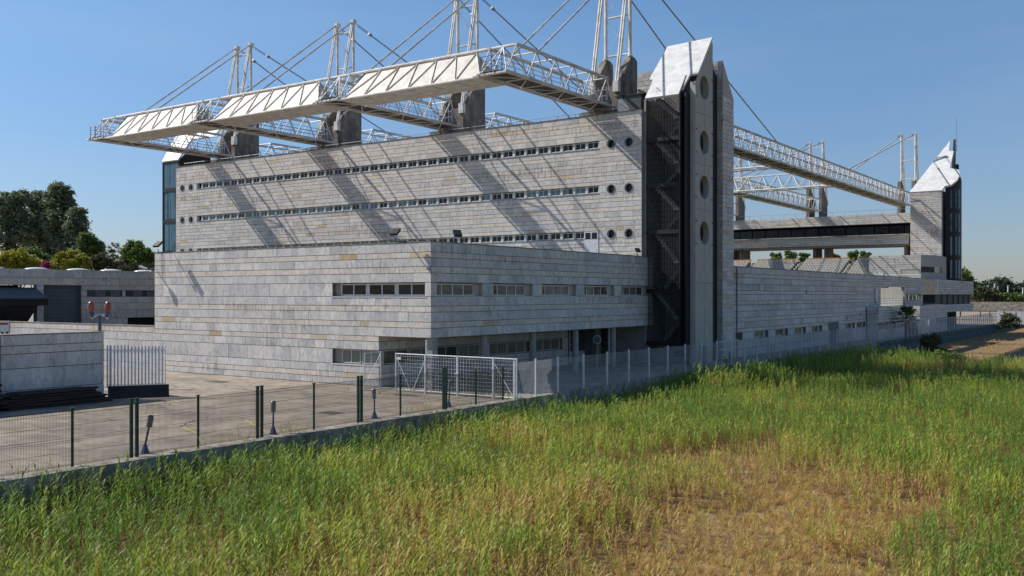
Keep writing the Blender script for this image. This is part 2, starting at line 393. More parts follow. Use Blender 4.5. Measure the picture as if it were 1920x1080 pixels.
# ================================================================ SETTING
# yard, field, far ground
def sheet(name, mat, pts, z, kind='structure'):
    b = MB(); b.face([(x, y, z) for x, y in pts]); return b.build(name, mat, None, kind=kind)
def ground_material():
    m, t, b = newmat('dry_ground'); L = t.links.new
    g = N(t, 'NewGeometry')
    n = N(t, 'TexNoise'); n.inputs['Scale'].default_value = .35; n.inputs['Detail'].default_value = 9; L(g.outputs['Position'], n.inputs['Vector'])
    r = N(t, 'ValToRGB'); L(n.outputs[0], r.inputs[0]); e = r.color_ramp.elements
    e[0].position = .3; e[0].color = (.20, .125, .05, 1); e[1].position = .68; e[1].color = (.30, .20, .085, 1)
    n2 = N(t, 'TexNoise'); n2.inputs['Scale'].default_value = 9; n2.inputs['Detail'].default_value = 8; L(g.outputs['Position'], n2.inputs['Vector'])
    r2 = N(t, 'ValToRGB'); L(n2.outputs[0], r2.inputs[0]); e = r2.color_ramp.elements
    e[0].position = .36; e[0].color = (.45, .42, .36, 1); e[1].position = .62; e[1].color = (1.15, 1.12, 1.05, 1)
    mx = N(t, 'Mix', data_type='RGBA', blend_type='MULTIPLY'); mx.inputs[0].default_value = 1
    L(r.outputs[0], mx.inputs[6]); L(r2.outputs[0], mx.inputs[7]); L(mx.outputs[2], b.inputs['Base Color'])
    b.inputs['Roughness'].default_value = .95
    bp = N(t, 'Bump'); bp.inputs['Strength'].default_value = .7; bp.inputs['Distance'].default_value = .08
    L(n2.outputs[0], bp.inputs['Height']); L(bp.outputs[0], b.inputs['Normal']); return m
M['ground'] = ground_material()
ZF = -1.6
sheet('ground', 'ground', [(-2500, -300), (2500, -300), (2500, 3000), (-2500, 3000)], ZF)
FX = -30.35       # fence line
yb = MB(); yb.box(-420, -30.75, -30, 420, ZF + .01, 0.0); yb.build('yard', 'yard', None, kind='structure')
kb = MB()
y = 8.0
kern = thing('kerb_wall', (-30.5, 60, 0), 'low pale concrete kerb wall edging the yard above the reeds', 'kerb')
while y < 120:
    y2 = y + 3.0; off = random.uniform(-.015, .015)
    kb = MB(); kb.box(-30.748, -30.22 + off, y + .01, y2 - .01, ZF + .02, .07 + random.uniform(-.012, .012)); kb.build('kerb_block', 'kerb', kern); y = y2
tb = MB(); tb.box(-30.748, -30.1, 120.1, 230, ZF + .02, -.25)
canal = thing('canal_wall', (-30.4, 170, ZF), 'dark teal coated canal wall below the far end of the white fence', 'wall'); tb.build('wall_face', 'teal', canal)
for i in range(150):
    yy = 121 + i * .72; r = random.uniform(.16, .34)
    rb = MB(); pr = []
    for k in range(4): pr.append((r * (.6, 1, .9, .4)[k], (-.1, .1, .28, .42)[k] * 1.0))
    rb.lathe(pr, (-30.25 + random.uniform(-.2, .1), yy, -.25), 6); 
    rb.build('stone', 'rock', canal)

# ================================================================ ANNEX
AX, AY = -37.73, 45.21; AL = -65.81
annex = thing('annex_building', (-50, 60, 0), 'two storey marble clad annex with strip windows, raised on round columns at its right side', 'building')
cl = Clad()
wy = (-46.25, -38.2, 5.80, 6.68); wl_ = (-46.25, -42.07, 1.36, 2.34)
cl.wall('y', AY, AL, AX, ANX, [wy], 11)
cl.wall('y', AY, AL, -42.07, LOW, [wl_], 12)
sidew = [(45.78 + 5.96 * i, 50.52 + 5.96 * i, 5.80, 6.68) for i in range(5)]
sidew[4] = (69.62, 74.5, 5.80, 6.68)
cl.wall('x', AX, AY + .0, 75.42, ANX, sidew, 13)
sw = [(45.7, 56.4, 1.36, 2.34), (57.2, 67.4, 1.36, 2.34)]
cl.wall('x', -42.07, AY + .06, 68.3, LOW, sw, 14)
cl.flush(annex, 299)
b = MB()
backing(b, 'y', AY, AL + .05, AX - .5, 6.68, 9.15); backing(b, 'y', AY, AL + .05, AX - .5, 3.25, 5.80)
backing(b, 'y', AY, AL + .05, -46.25, 5.80, 6.68); backing(b, 'y', AY, -38.2, AX - .5, 5.80, 6.68)
backing(b, 'y', AY, AL + .05, -42.6, 2.34, 3.25); backing(b, 'y', AY, AL + .05, -42.6, 0, 1.36); backing(b, 'y', AY, AL + .05, -46.25, 1.36, 2.34)
b.build('front_wall', 'joint', annex)
b = MB()
backing(b, 'x', AX, AY + .046, 75.4, 6.68, 9.15); backing(b, 'x', AX, AY + .046, 75.4, 3.25, 5.80)
py = AY + .05
for (p, q, _, _) in sidew: backing(b, 'x', AX, py, p, 5.80, 6.68); py = q
backing(b, 'x', AX, py, 75.4, 5.8, 6.68)
backing(b, 'x', -42.07, AY + .55, 68.3, 2.34, 3.25); backing(b, 'x', -42.07, AY + .55, 68.3, 0, 1.36)
backing(b, 'x', -42.07, 56.4, 57.2, 1.36, 2.34); backing(b, 'x', -42.07, 67.4, 68.3, 1.36, 2.34)
b.build('side_wall', 'joint', annex)
b = MB(); b.box(AL + .06, AX - .06, AY + .06, 73.6, 8.55, 8.75); b.build('roof', 'concrete', annex)
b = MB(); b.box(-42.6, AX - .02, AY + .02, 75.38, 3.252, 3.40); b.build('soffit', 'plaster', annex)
b = MB(); b.box(AL - .02, AX + .03, AY - .03, AY + .5, 9.182, 9.23); b.box(AX - .5, AX + .03, AY + .5, 75.42, 9.182, 9.23); b.build('coping', 'kerb', annex)
b = MB(); b.box(AL + .55, AX - 1.2, AY + 1.2, 73.5, 3.42, 8.5); b.build('interior', 'dark', annex)
b = MB(); b.box(AL + .55, -43.2, AY + 1.2, 68.0, .1, 3.2); b.build('interior', 'dark', annex)
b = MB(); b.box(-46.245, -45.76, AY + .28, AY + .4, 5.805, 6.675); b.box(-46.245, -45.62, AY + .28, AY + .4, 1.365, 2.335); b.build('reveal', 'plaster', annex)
for (p, q, z0, z1) in sidew:
    b = MB(); b.box(AX - .4, AX - .26, q - .615, q - .004, z0 + .005, z1 - .005); b.box(AX - .5, AX - .03, q - .03, q - .003, z0 + .005, z1 - .005); b.build('reveal', 'fin', annex)
for (p, q, z0, z1) in sw: b = MB(); b.box(-42.4, -42.27, q - .3, q - .004, z0, z1); b.build('reveal', 'fin', annex)
# window reveals and sills
b = MB(); b.box(-46.3, -38.15, AY - .03, AY + .5, 5.74, 5.798); b.box(-46.3, -42.1, AY - .03, AY + .5, 1.30, 1.358); b.build('sill', 'fence_white', annex)
b = MB()
for (p, q, z0, z1) in sidew: b.box(AX - .5, AX + .01, p - .02, q + .02, z0 - .05, z0 - .001)
for (p, q, z0, z1) in sw: b.box(-42.5, -42.06, p, q, z0 - .05, z0 - .001)
b.build('sill', 'frame', annex)
for i in range(3): window(annex, 'y', AY, -45.75 + i * 2.51, -45.75 + i * 2.51 + 2.36, 5.84, 6.64, 2, 'glass', .30, t=.09)
b = MB(); b.box(-45.75, -45.63, AY + .3, AY + .4, 5.8, 6.67)
for i in range(3): b.box(-45.75 + i * 2.51 + 2.365, -45.75 + i * 2.51 + 2.505, AY + .32, AY + .42, 5.8, 6.67)
b.build('mullion', 'frame', annex)
for i in range(2): window(annex, 'y', AY, -45.6 + i * 1.78, -45.6 + i * 1.78 + 1.66, 1.40, 2.30, 2, 'glass_warm', .28)
for (p, q, z0, z1) in sidew: window(annex, 'x', AX, p + .05, q - .62, z0 + .03, z1 - .05, 4, 'glass_refl', .28, first=.75, t=.09)
for j, (p, q, z0, z1) in enumerate(sw):
    k = 4
    for i in range(k):
        s0 = p + .1 + i * (q - p - .2) / k; window(annex, 'x', -42.07, s0, s0 + (q - p - .2) / k - .12, z0 + .03, z1 - .05, 2, 'glass_warm', .22)
for i, yy in enumerate((45.75, 51.2, 57.1, 63.0, 68.95, 74.85)):
    b = MB()
    if i == 0: b.box(-38.35, -37.85, yy - .25, yy + .25, 0, 3.25)
    else: b.bar((-38.15, yy, 0), (-38.15, yy, 3.25), .24, 16)
    b.build('column', 'concrete', annex, smooth=False)
# entrance porch behind the columns
b = MB(); b.box(-42.5, -42.0, 72.9, 73.7, 0, 3.25); b.box(-48, -42.5, 73.1, 73.7, 0, 3.25); b.build('porch_wall', 'concrete', annex)
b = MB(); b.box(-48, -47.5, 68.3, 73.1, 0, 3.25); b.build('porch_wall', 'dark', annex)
b = MB(); b.box(-43.3, -43.2, 70.3, 73.0, 0, 1.0); b.build('low_panel', 'fence_white', annex)
for yy in (68.45, 69.35): tube('door_post', (-42.0, yy, 0), (-42.0, yy, 3.2), .05, 'fence_white', annex)
for k in range(5): tube('door_rung', (-42.0, 68.45, .5 + k * .6), (-42.0, 69.35, .5 + k * .6), .03, 'fence_white', annex)
tube('door_post', (-40.0, 71.6, 0), (-40.0, 71.6, 3.24), .09, 'fence_white', annex)

# low plinth wall in front of the stair tower
b = MB(); b.box(-44, -33.2, 76.2, 76.6, 0, 1.55)
plinth = thing('plinth_wall', (-38, 76, 0), 'low grey wall running along the foot of the stair tower', 'wall'); b.build('wall_body', 'concrete', plinth)
b = MB(); b.box(-44, -33.1, 76.1, 76.7, 1.552, 1.64); b.build('coping', 'fence_white', plinth)
b = MB(); b.box(-36.1, -35.2, 76.15, 76.2, .55, 1.1); b.build('vent_grille', 'dark_steel', plinth)

# ================================================================ MAIN STAND
WX0, WX1, WY, WT = -103.0, -38.03, 73.8, 21.87
stand = thing('main_stand', (-70, 77, 0), 'long marble clad grandstand facade with three rows of small windows', 'building')
BANDS = [(18.91, 19.57), (14.94, 15.60), (10.92, 11.57)]
PAT = [(.52, 0), (.33, 1), (.48, 0), (.35, 1)]
cs = courses(19.57, WT, PAT) + courses(15.60, 18.91, PAT) + courses(11.57, 14.94, PAT) + courses(8.9, 10.92, PAT)
for z0, z1 in BANDS: cs.append((z0, z1, 0))
holes = [(-98.9, -42.24, z0, z1) for z0, z1 in BANDS]
PH = []
for z in (19.2, 15.22, 11.27):
    for x in (-41.03, -39.28, -101.75, -100.05): PH.append((x, z)); 
for x, z in PH: holes.append((x - .55, x + .55, z - .5, z + .5))
# split courses at porthole plates: keep them simple by clipping boxes
cl = Clad(); cl.wall('y', WY, WX0, WX1, cs, holes, 21, wmul=1.15); cl.flush(stand, 299)
b = MB()
zz = [8.0] + sorted([z for band in BANDS for z in band]) + [WT - .02]
for i in range(0, len(zz), 2): backing(b, 'y', WY, -98.9, -42.24, zz[i], zz[i + 1])
for a0, a1 in ((WX0 + .03, -102.3), (-101.2, -100.6), (-99.5, -98.9), (-42.24, -41.58), (-40.48, -39.83), (-38.73, WX1 - .02)): backing(b, 'y', WY, a0, a1, 8, WT - .02)
for a0, a1 in ((-102.3, -101.2), (-100.6, -99.5), (-41.58, -40.48), (-39.83, -38.73)):
    z = 8.0
    for pz in (11.27, 15.22, 19.2): backing(b, 'y', WY, a0, a1, z, pz - .5); z = pz + .5
    backing(b, 'y', WY, a0, a1, z, WT - .02)
b.build('wall_backing', 'joint', stand)
# porthole plates
def porthole_mesh(hw, hh, r, depth, n=24):
    b = MB(); c = (.45, .45, .44)
    for i in range(n):
        a0 = 2 * math.pi * i / n; a1 = 2 * math.pi * (i + 1) / n
        def sq(a):
            x, z = math.cos(a), math.sin(a); k = min(hw / max(abs(x), 1e-6), hh / max(abs(z), 1e-6)); return x * k, z * k
        o0, o1 = sq(a0), sq(a1); i0 = (r * math.cos(a0), r * math.sin(a0)); i1 = (r * math.cos(a1), r * math.sin(a1))
        b.face([(o0[0], 0, o0[1]), (o1[0], 0, o1[1]), (i1[0], 0, i1[1]), (i0[0], 0, i0[1])], c, .3)
        b.face([(i0[0], 0, i0[1]), (i1[0], 0, i1[1]), (i1[0], depth, i1[1]), (i0[0], depth, i0[1])], c, .3)
    return b
pm = porthole_mesh(.55, .5, .38, .4).mesh('porthole', 'stone_a')
gm = MB(); gm.lathe([(.36, 0), (.36, .02)], (0, .3, 0), 24, (0, 1, 0)); gm = gm.mesh('porthole_pane', 'glass')
rm = MB()
for i in range(24):
    a0 = 2 * math.pi * i / 24; a1 = 2 * math.pi * (i + 1) / 24
    f = lambda a, r, y: (r * math.cos(a), y, r * math.sin(a))
    rm.face([f(a0, .43, -.03), f(a1, .43, -.03), f(a1, .375, -.03), f(a0, .375, -.03)]); rm.face([f(a0, .43, 0), f(a1, .43, 0), f(a1, .43, -.03), f(a0, .43, -.03)]); rm.face([f(a0, .375, -.03), f(a1, .375, -.03), f(a1, .375, .1), f(a0, .375, .1)])
rm = rm.mesh('porthole_rim', 'concrete')
for x, z in PH:
    p = link('porthole', pm, stand, (x, WY - .002, z)); 
    for nm, me in (('porthole_pane', gm), ('porthole_rim', rm)):
        q = bpy.data.objects.new(nm, me); COL.objects.link(q); q.parent = p
nb = 42; bw = (98.9 - 42.24 - .9) / nb
pb = MB(); ib = MB(); sb_ = MB()
for z0, z1 in BANDS:
    for i in range(nb):
        x0 = -98.0 + i * bw
        gl = 'glass' if z0 > 18 or z0 < 12 else random.choice(['glass', 'glass_blue', 'glass_blue'])
        window(stand, 'y', WY, x0 + .12, x0 + bw - .12, z0 + .03, z1 - .04, 2, gl, .16, t=.06)
        pb.box(x0 - .115, x0 + .115, WY + .10, WY + .40, z0, z1)
    pb.box(-42.24 - .11, -42.24, WY + .10, WY + .40, z0, z1); pb.box(-98.9, -98.8, WY + .05, WY + .4, z0, z1)
    ib.box(-98.9, -42.24, WY + .55, WY + .75, z0 - .3, z1 + .3)
    sb_.box(-98.9, -42.24, WY - .05, WY + .45, z0 - .05, z0 - .001)
    sb_.box(-98.9, -42.24, WY - .03, WY + .12, z1 + .001, z1 + .05)
pb.build('window_piers', 'frame', stand); ib.build('interior', 'dark', stand); sb_.build('sill', 'concrete', stand)
# access door at the right end of the lowest row
b = MB(); b.box(-43.75, -42.3, WY - .04, WY + .02, 9.35, 11.55); b.build('door', 'fence_white', stand)
b = MB(); b.box(-43.62, -43.1, WY - .055, WY - .042, 10.9, 11.45); b.box(-42.95, -42.43, WY - .055, WY - .042, 10.9, 11.45); b.build('door_pane', 'glass', stand)
b = MB(); b.box(-43.95, -42.2, WY - .6, WY - .01, 9.2, 9.34); b.build('door_step', 'dark_steel', stand)
# roof terrace, back wall, return wall, raked terrace behind
b = MB(); b.box(WX0 + .1, WX1 - .02, WY + .5, 82, 21.3, 21.5); b.build('roof', 'concrete', stand)
b = MB(); b.box(WX1 - .5, WX1, WY + .02, WY + .5, 8.0, WT); b.build('return_wall', 'concrete', stand)
b = MB(); b.box(WX0 - .02, WX1 + .02, WY - .05, WY + .35, WT + .001, WT + .06); b.build('coping', 'concrete_dark', stand)
b = MB(); b.box(WX0, -100, WY + .6, 82, 0, 21.2); b.box(-41, WX1 - .03, WY + .6, 76, 0, 21.2); b.box(-100, -41, 81, 82, 2, 21.2); b.build('side_wall', 'concrete', stand)
b = MB()
for i in range(26):
    b.box(-102, -46, 82 + i * .85, 82.85 + i * .85, 1.0, 20.6 - i * .55)
b.build('terrace_steps', 'concrete', stand)
# handrail along the roof edge
b = MB()
for i in range(33): b.bar((-102 + i * 1.9, WY + .5, WT), (-102 + i * 1.9, WY + .5, WT + .45), .025, 4)
b.bar((-102, WY + .5, WT + .45), (-41, WY + .5, WT + .45), .03, 4); b.build('handrail', 'rail', stand)
hb = thing('rooftop_cabin', (-39.5, 75.3, 21.9), 'dark grey sheet metal cabin on the stand roof beside the stair tower', 'cabin')
b = MB(); b.box(-40.9, -38.5, 74.6, 76.0, 21.9, 23.4); b.build('cabin_body', 'dark_steel', hb)
b = MB(); b.box(-41.0, -38.1, 74.5, 76.1, 23.401, 23.5); b.build('cabin_roof', 'black_steel', hb)
b = MB(); b.prism([(-40.8, 74.585, 22.0), (-39.4, 74.585, 22.0), (-40.4, 74.585, 23.3), (-40.8, 74.585, 23.3)], (0, .012, 0)); b.build('cabin_panel', 'grey_metal', hb)

# ================================================================ MASTS, ARMS, LIGHT BOXES
ARMX = [-42.3, -60.25, -78.15, -96.0]       # right-hand chord of every arm
AW = 2.6; ZB, ZT = 23.05, 25.42
ord_ = ['nearest the stair tower', 'second from the right', 'third from the right', 'at the far left']
def side_truss(th, X, Y0, Y1, n, slant0, slant1, parts=True, jb=None, rr=.055):
    """one vertical warren side between bottom chord (Y0..Y1) and top chord"""
    bot = [Y0 + (Y1 - Y0) * i / n for i in range(n + 1)]
    t0 = Y0 + slant0; t1 = Y1 - slant1
    top = [t0 + (t1 - t0) * i / (n - 1) for i in range(n)] if n > 1 else [t0]
    for i in range(n):
        for a in (bot[i], bot[i + 1]):
            p, q = (X, a, ZB), (X, top[i], ZT)
            if parts: tube('brace', p, q, rr, 'steel_white', th)
            else: jb.bar(p, q, rr, 5)
    return bot, top
def arm(X, Y0, Y1, n, label, group, detail=True):
    th = thing('roof_arm', (X, (Y0 + Y1) / 2, ZB), label, 'steel truss', group)
    XL = X - AW; jb = MB()
    s0, s1 = 1.4, 1.3
    for x in (X, XL):
        bot, top = side_truss(th, x, Y0, Y1, n, s0, s1, detail, jb)
        if detail:
            tube('bottom_chord', (x, Y0 - .25, ZB), (x, Y1 + .3, ZB), .135, 'chord', th)
            tube('top_chord', (x, Y0 + s0 - .15, ZT), (x, Y1 - s1 + .1, ZT), .145, 'chord', th)
        else:
            jb.bar((x, Y0, ZB), (x, Y1, ZB), .13, 6); jb.bar((x, Y0 + s0, ZT), (x, Y1 - s1, ZT), .13, 6)
    cb = MB()
    for i, a in enumerate(top):
        cb.bar((X, a, ZT), (XL, a, ZT), .055, 5)
        if i < len(top) - 1 and i % 2 == 0: cb.bar((X, a, ZT), (XL, top[i + 1], ZT), .035, 4)
    for i, a in enumerate(bot):
        cb.bar((X, a, ZB - .03), (XL, a, ZB - .03), .05, 5)
        if i < len(bot) - 1:
            p, q = ((X, a, ZB - .05), (XL, bot[i + 1], ZB - .05)) if i % 2 else ((XL, a, ZB - .05), (X, bot[i + 1], ZB - .05)); cb.bar(p, q, .045, 5)
    cb.build('cross_bracing', 'steel_white', th, **({'kind': 'stuff'}))
    db = MB()
    y = Y0 + .2
    while y < Y1 - .2:
        db.box(XL + .25, X - .2, y, min(y + 2.6, Y1), ZB + .06, ZB + .14); y += 2.65
    db.build('walkway_deck', 'grate', th)
    rb = MB()
    for x in (X - .3, XL + .6):
        for h in (.45, .8, 1.15): rb.bar((x, Y0 + .1, ZB + .15 + h), (x, Y1, ZB + .15 + h), .022, 4)
        y = Y0 + .1
        while y < Y1: rb.bar((x, y, ZB + .15), (x, y, ZB + 1.3), .025, 4); y += 1.35
    rb.build('handrail', 'rail', th)
    if not detail: jb.build('truss_tubes', 'steel_white', th, kind='stuff')
    return th
for i, X in enumerate(ARMX):
    arm(X, 59.7, 76.6, 6, 'white walkway truss jutting forward from the pylon ' + ord_[i], 'trusses jutting from the near stand')
# inner arms over the pitch
arm(ARMX[0], 80.3, 194.0, 42, 'very long white walkway truss running along the open side to the far tower', None)
arm(ARMX[1], 81.5, 125, 16, 'white roof truss behind the second pylon from the right, over the pitch', None, False)
arm(ARMX[2], 81.5, 125, 16, 'white roof truss behind the third pylon from the right, over the pitch', None, False)
arm(ARMX[3], 81.5, 125, 16, 'white roof truss behind the leftmost pylon, over the pitch', None, False)
# mirror stand trusses
for i, X in enumerate(ARMX[1:]):
    arm(X, 152, 196.5, 16, ['inner roof truss of the far stand nearest the long truss', 'middle inner roof truss of the far stand', 'farthest left inner roof truss of the far stand'][i], None, False)
def edge_beam(Y, lab):
    th = thing('edge_beam', (-70, Y, ZB), lab, 'steel truss'); jb = MB(); n = 22; x0, x1 = -100, -44.9
    for dy, z in ((-1.2, ZB), (1.2, ZB), (0, ZT)): jb.bar((x0, Y + dy, z), (x1, Y + dy, z), .12, 6)
    for i in range(n):
        a = x0 + (x1 - x0) * i / n; c = x0 + (x1 - x0) * (i + 1) / n; m = (a + c) / 2
        for dy in (-1.2, 1.2):
            jb.bar((a, Y + dy, ZB), (m, Y, ZT), .055, 5); jb.bar((c, Y + dy, ZB), (m, Y, ZT), .055, 5)
        jb.bar((a, Y - 1.2, ZB), (c, Y + 1.2, ZB), .045, 4)
    jb.build('truss_tubes', 'steel_white', th, kind='stuff')
    rb = MB()
    for h in (.5, .9, 1.2): rb.bar((x0, Y, ZB + h), (x1, Y, ZB + h), .02, 4)
    rb.build('handrail', 'rail', th)
edge_beam(125, 'white lattice edge beam of the near stand roof over the pitch'); edge_beam(152, 'white lattice edge beam of the far stand roof over the pitch')

MT = 37.4
def mast(X, s, lab, group, far=False):
    """twin concrete fins carrying a steel portal mast. s=+1: arm side towards -Y"""
    Yb = 79.7 if not far else 197.6
    def yy(v): return (v if not far else 277.3 - v)
    th = thing('mast_pylon', (X - AW / 2, yy(79.0), 21.5), lab, 'mast', group)
    for k, x in enumerate((X, X - AW)):
        xo = x - .12
        b = MB()
        prof = [(77.1, 21.4), (80.9, 21.4), (80.9, 28.0), (80.3, 28.3), (79.7, 28.25), (78.4, 26.7), (78.4, 26.4), (77.9, 26.4), (77.1, 25.2)]
        b.prism([(xo + .28, yy(p), q) for p, q in prof], (-.62, 0, 0)); b.build('concrete_fin', 'concrete_dark', th)
        tube('mast_post', (x, yy(79.75), 28.1), (x, yy(79.75), MT), .16, 'steel_white', th)
        b = MB(); b.lathe([(.26, 0), (.26, .12), (.18, .16)], (x, yy(79.75), 28.26), 8); b.build('base_plate', 'steel_white', th)
        b = MB(); b.box(x - .22, x + .22, yy(79.75) - .3, yy(79.75) + .3, MT - .25, MT + .22); b.build('mast_head', 'steel_white', th)
        for d in (-.12, .12):
            tube('strut', (x + d, yy(77.15), 25.2), (x + d, yy(79.55), MT - .2), .105, 'steel_white', th)
        b = MB(); b.box(x - .28, x + .28, yy(77.15) - .25, yy(77.15) + .22, 24.5, 25.5); b.build('anchor_block', 'steel_white', th)
        if not far: tube('cable', (x, yy(79.6), MT), (x, yy(64.15), ZT + .1), .085, 'chord', th)
        # back stay
        top = Vector((x, yy(79.9), MT - .1)); end = Vector((x, yy(109 if k else 119.5) if not far else (160 if k else 152), ZT + .1)); d = (end - top).normalized()
        k0 = top + d * .4; k1 = top + d * 2.6
        for o in (-.09, .09):
            tube('link', k0 + Vector((0, 0, o)), k1 + Vector((0, 0, o)), .035, 'dark_steel', th)
        tube('coupling', k1 - d * .15, k1 + d * .35, .17, 'grey_metal', th)
        tube('back_stay', k1 + d * .3, end, .075 if not far else .11, 'grey_metal' if not far else 'steel_white', th)
    for z in (MT - 1.1, MT - 5.2, 28.55): tube('crossbar', (X, yy(79.75), z), (X - AW, yy(79.75), z), .09, 'steel_white', th)
    for z0, z1 in ((28.7, 32.1), (32.3, MT - 1.2)):
        tube('cross_rod', (X, yy(79.75), z0), (X - AW, yy(79.75), z1), .022, 'steel_white', th); tube('cross_rod', (X, yy(79.75), z1), (X - AW, yy(79.75), z0), .022, 'steel_white', th)
    if not far:
        b = MB(); b.box(X - AW - .9, X + .35, 76.3, 78.2, 21.45, 22.75); b.build('plinth', 'concrete_dark', th)
        b = MB(); b.box(X - AW - .4, X - .45, 77.6, 80.4, 21.4, 25.2); b.build('web_wall', 'concrete_dark', th)
        b = MB()
        for q in range(4): b.box(X - 2.2, X - .5, 76.05, 76.12, 22.9 + q * .55, 22.96 + q * .55)
        for q in range(5): b.box(X - 2.2 + q * .42, X - 2.15 + q * .42, 76.06, 76.11, 22.8, 24.9)
        b.build('ladder_cage', 'rail', th)
    return th
for i, X in enumerate(ARMX):
    mast(X, 1, 'white twin post mast on the near stand, ' + ord_[i], 'masts of the near stand')
for i, X in enumerate(ARMX[:3]):
    mast(X, 1, ['white twin post mast of the far stand, beside the far tower', 'white twin post mast of the far stand, left of the far tower mast', 'white twin post mast of the far stand, mostly behind the near tower'][i], 'masts of the far stand', True)

# white clad light boxes between the arm tips
SEG = [(-95.03, -80.1, -94.0, -81.6, 'leftmost'), (-77.65, -62.83, -76.5, -64.1, 'middle'), (-59.86, -44.84, -58.6, -46.2, 'rightmost')]
for s, (b0, b1, t0, t1, wd) in enumerate(SEG):
    th = thing('floodlight_box', ((b0 + b1) / 2, 61, ZB), f'white clad box beam between the arm tips, {wd} of the three', 'roof beam', 'white box beams in front of the stand')
    yf, yt, yk = 59.72, 61.1, 63.0; zb, zt = ZB - .1, ZT - .12
    n = 6; bx = [b0 + (b1 - b0) * (i + .0) / n for i in range(n + 1)]; tx = [t0 + (t1 - t0) * i / n for i in range(n + 1)]
    # top-left slanted end: shift first top point
    for i in range(n):
        if i == 0: pts = [(bx[0], yf, zb), (bx[1], yf, zb), (tx[1], yt, zt), (tx[0] + .35, yt, zt)]
        else: pts = [(bx[i] + .02, yf, zb), (bx[i + 1] - .02, yf, zb), (tx[i + 1] - .02, yt, zt), (tx[i] + .02, yt, zt)]
        b = MB(); b.prism(pts, (0, .06, 0.02)); b.build('cladding_panel', 'white_sheet', th)
        # posts and diagonals standing just proud of the sheet
        nrm = Vector((0, -(zt - zb), (yt - yf))).normalized() * .05
        e0 = Vector((bx[i], yf, zb)) + nrm; e1 = Vector((tx[i + 1], yt, zt)) + nrm
        tube('diagonal', e0, e1, .04, 'chord', th)
        tube('post', Vector((bx[i + 1], yf, zb)) + nrm, e1, .035, 'chord', th)
        b = MB(); b.box(bx[i] + .03, bx[i + 1] - .03, yf + .02, yk, zb - .08, zb - .03); b.build('soffit_panel', 'white_sheet', th)
    b = MB(); b.face([(b1, yf, zb), (t1, yt, zt), (b1 - .0, yk, zb)]); b.face([(b0, yf, zb), (b0, yk, zb), (t0, yt, zt)])
    b.face([(b0, yk, zb), (b1, yk, zb), (t1, yt, zt), (t0, yt, zt)]); b.build('back_panel', 'white_sheet', th)
    tube('top_chord', (ARMX[3 - s] - .1, yt, ZT), (ARMX[2 - s] - AW + .1, yt, ZT), .13, 'steel_white', th)
    tube('bottom_chord', (ARMX[3 - s] - .1, yf, zb), (ARMX[2 - s] - AW, yf, zb), .10, 'steel_white', th)
    tube('bottom_chord', (ARMX[3 - s] - .1, yk, zb), (ARMX[2 - s] - AW, yk, zb), .10, 'steel_white', th)
# nodes across the arm tips with railing cage
for i, X in enumerate(ARMX):
    th = thing('tip_platform', (X - 1.3, 60, ZB), 'railed platform at the tip of the truss ' + ord_[i], 'platform', 'platforms at the truss tips')
    tube('top_rail', (X + .05, 61.1, ZT), (X - AW - .05, 61.1, ZT), .11, 'steel_white', th)
    tube('bottom_rail', (X + .05, 59.7, ZB), (X - AW - .6, 59.7, ZB), .12, 'steel_white', th)
    b = MB(); m = X - AW / 2
    b.bar((X, 59.7, ZB), (m, 61.1, ZT), .05, 5); b.bar((X - AW, 59.7, ZB), (m, 61.1, ZT), .05, 5); b.bar((m, 59.7, ZB), (m, 61.1, ZT), .05, 5)
    b.bar((X - AW, 59.7, ZB), (X - AW, 61.1, ZT), .05, 5); b.bar((X - AW, 63, ZB), (X - AW, 61.1, ZT), .05, 5)
    b.build('cage_brace', 'steel_white', th)
    b = MB()
    for x in (X - .3, X - 1.3, X - 2.3): b.bar((x, 59.5, ZB), (x, 59.5, ZB + 1.35), .035, 4)
    for h in (.5, .95, 1.35): b.bar((X - .2, 59.5, ZB + h), (X - 2.4, 59.5, ZB + h), .025, 4)
    b.build('railing', 'dark_steel', th)
    b = MB(); b.box(X - 2.5, X - .1, 59.6, 60.6, ZB + .12, ZB + .18); b.build('floor_grate', 'grate', th)

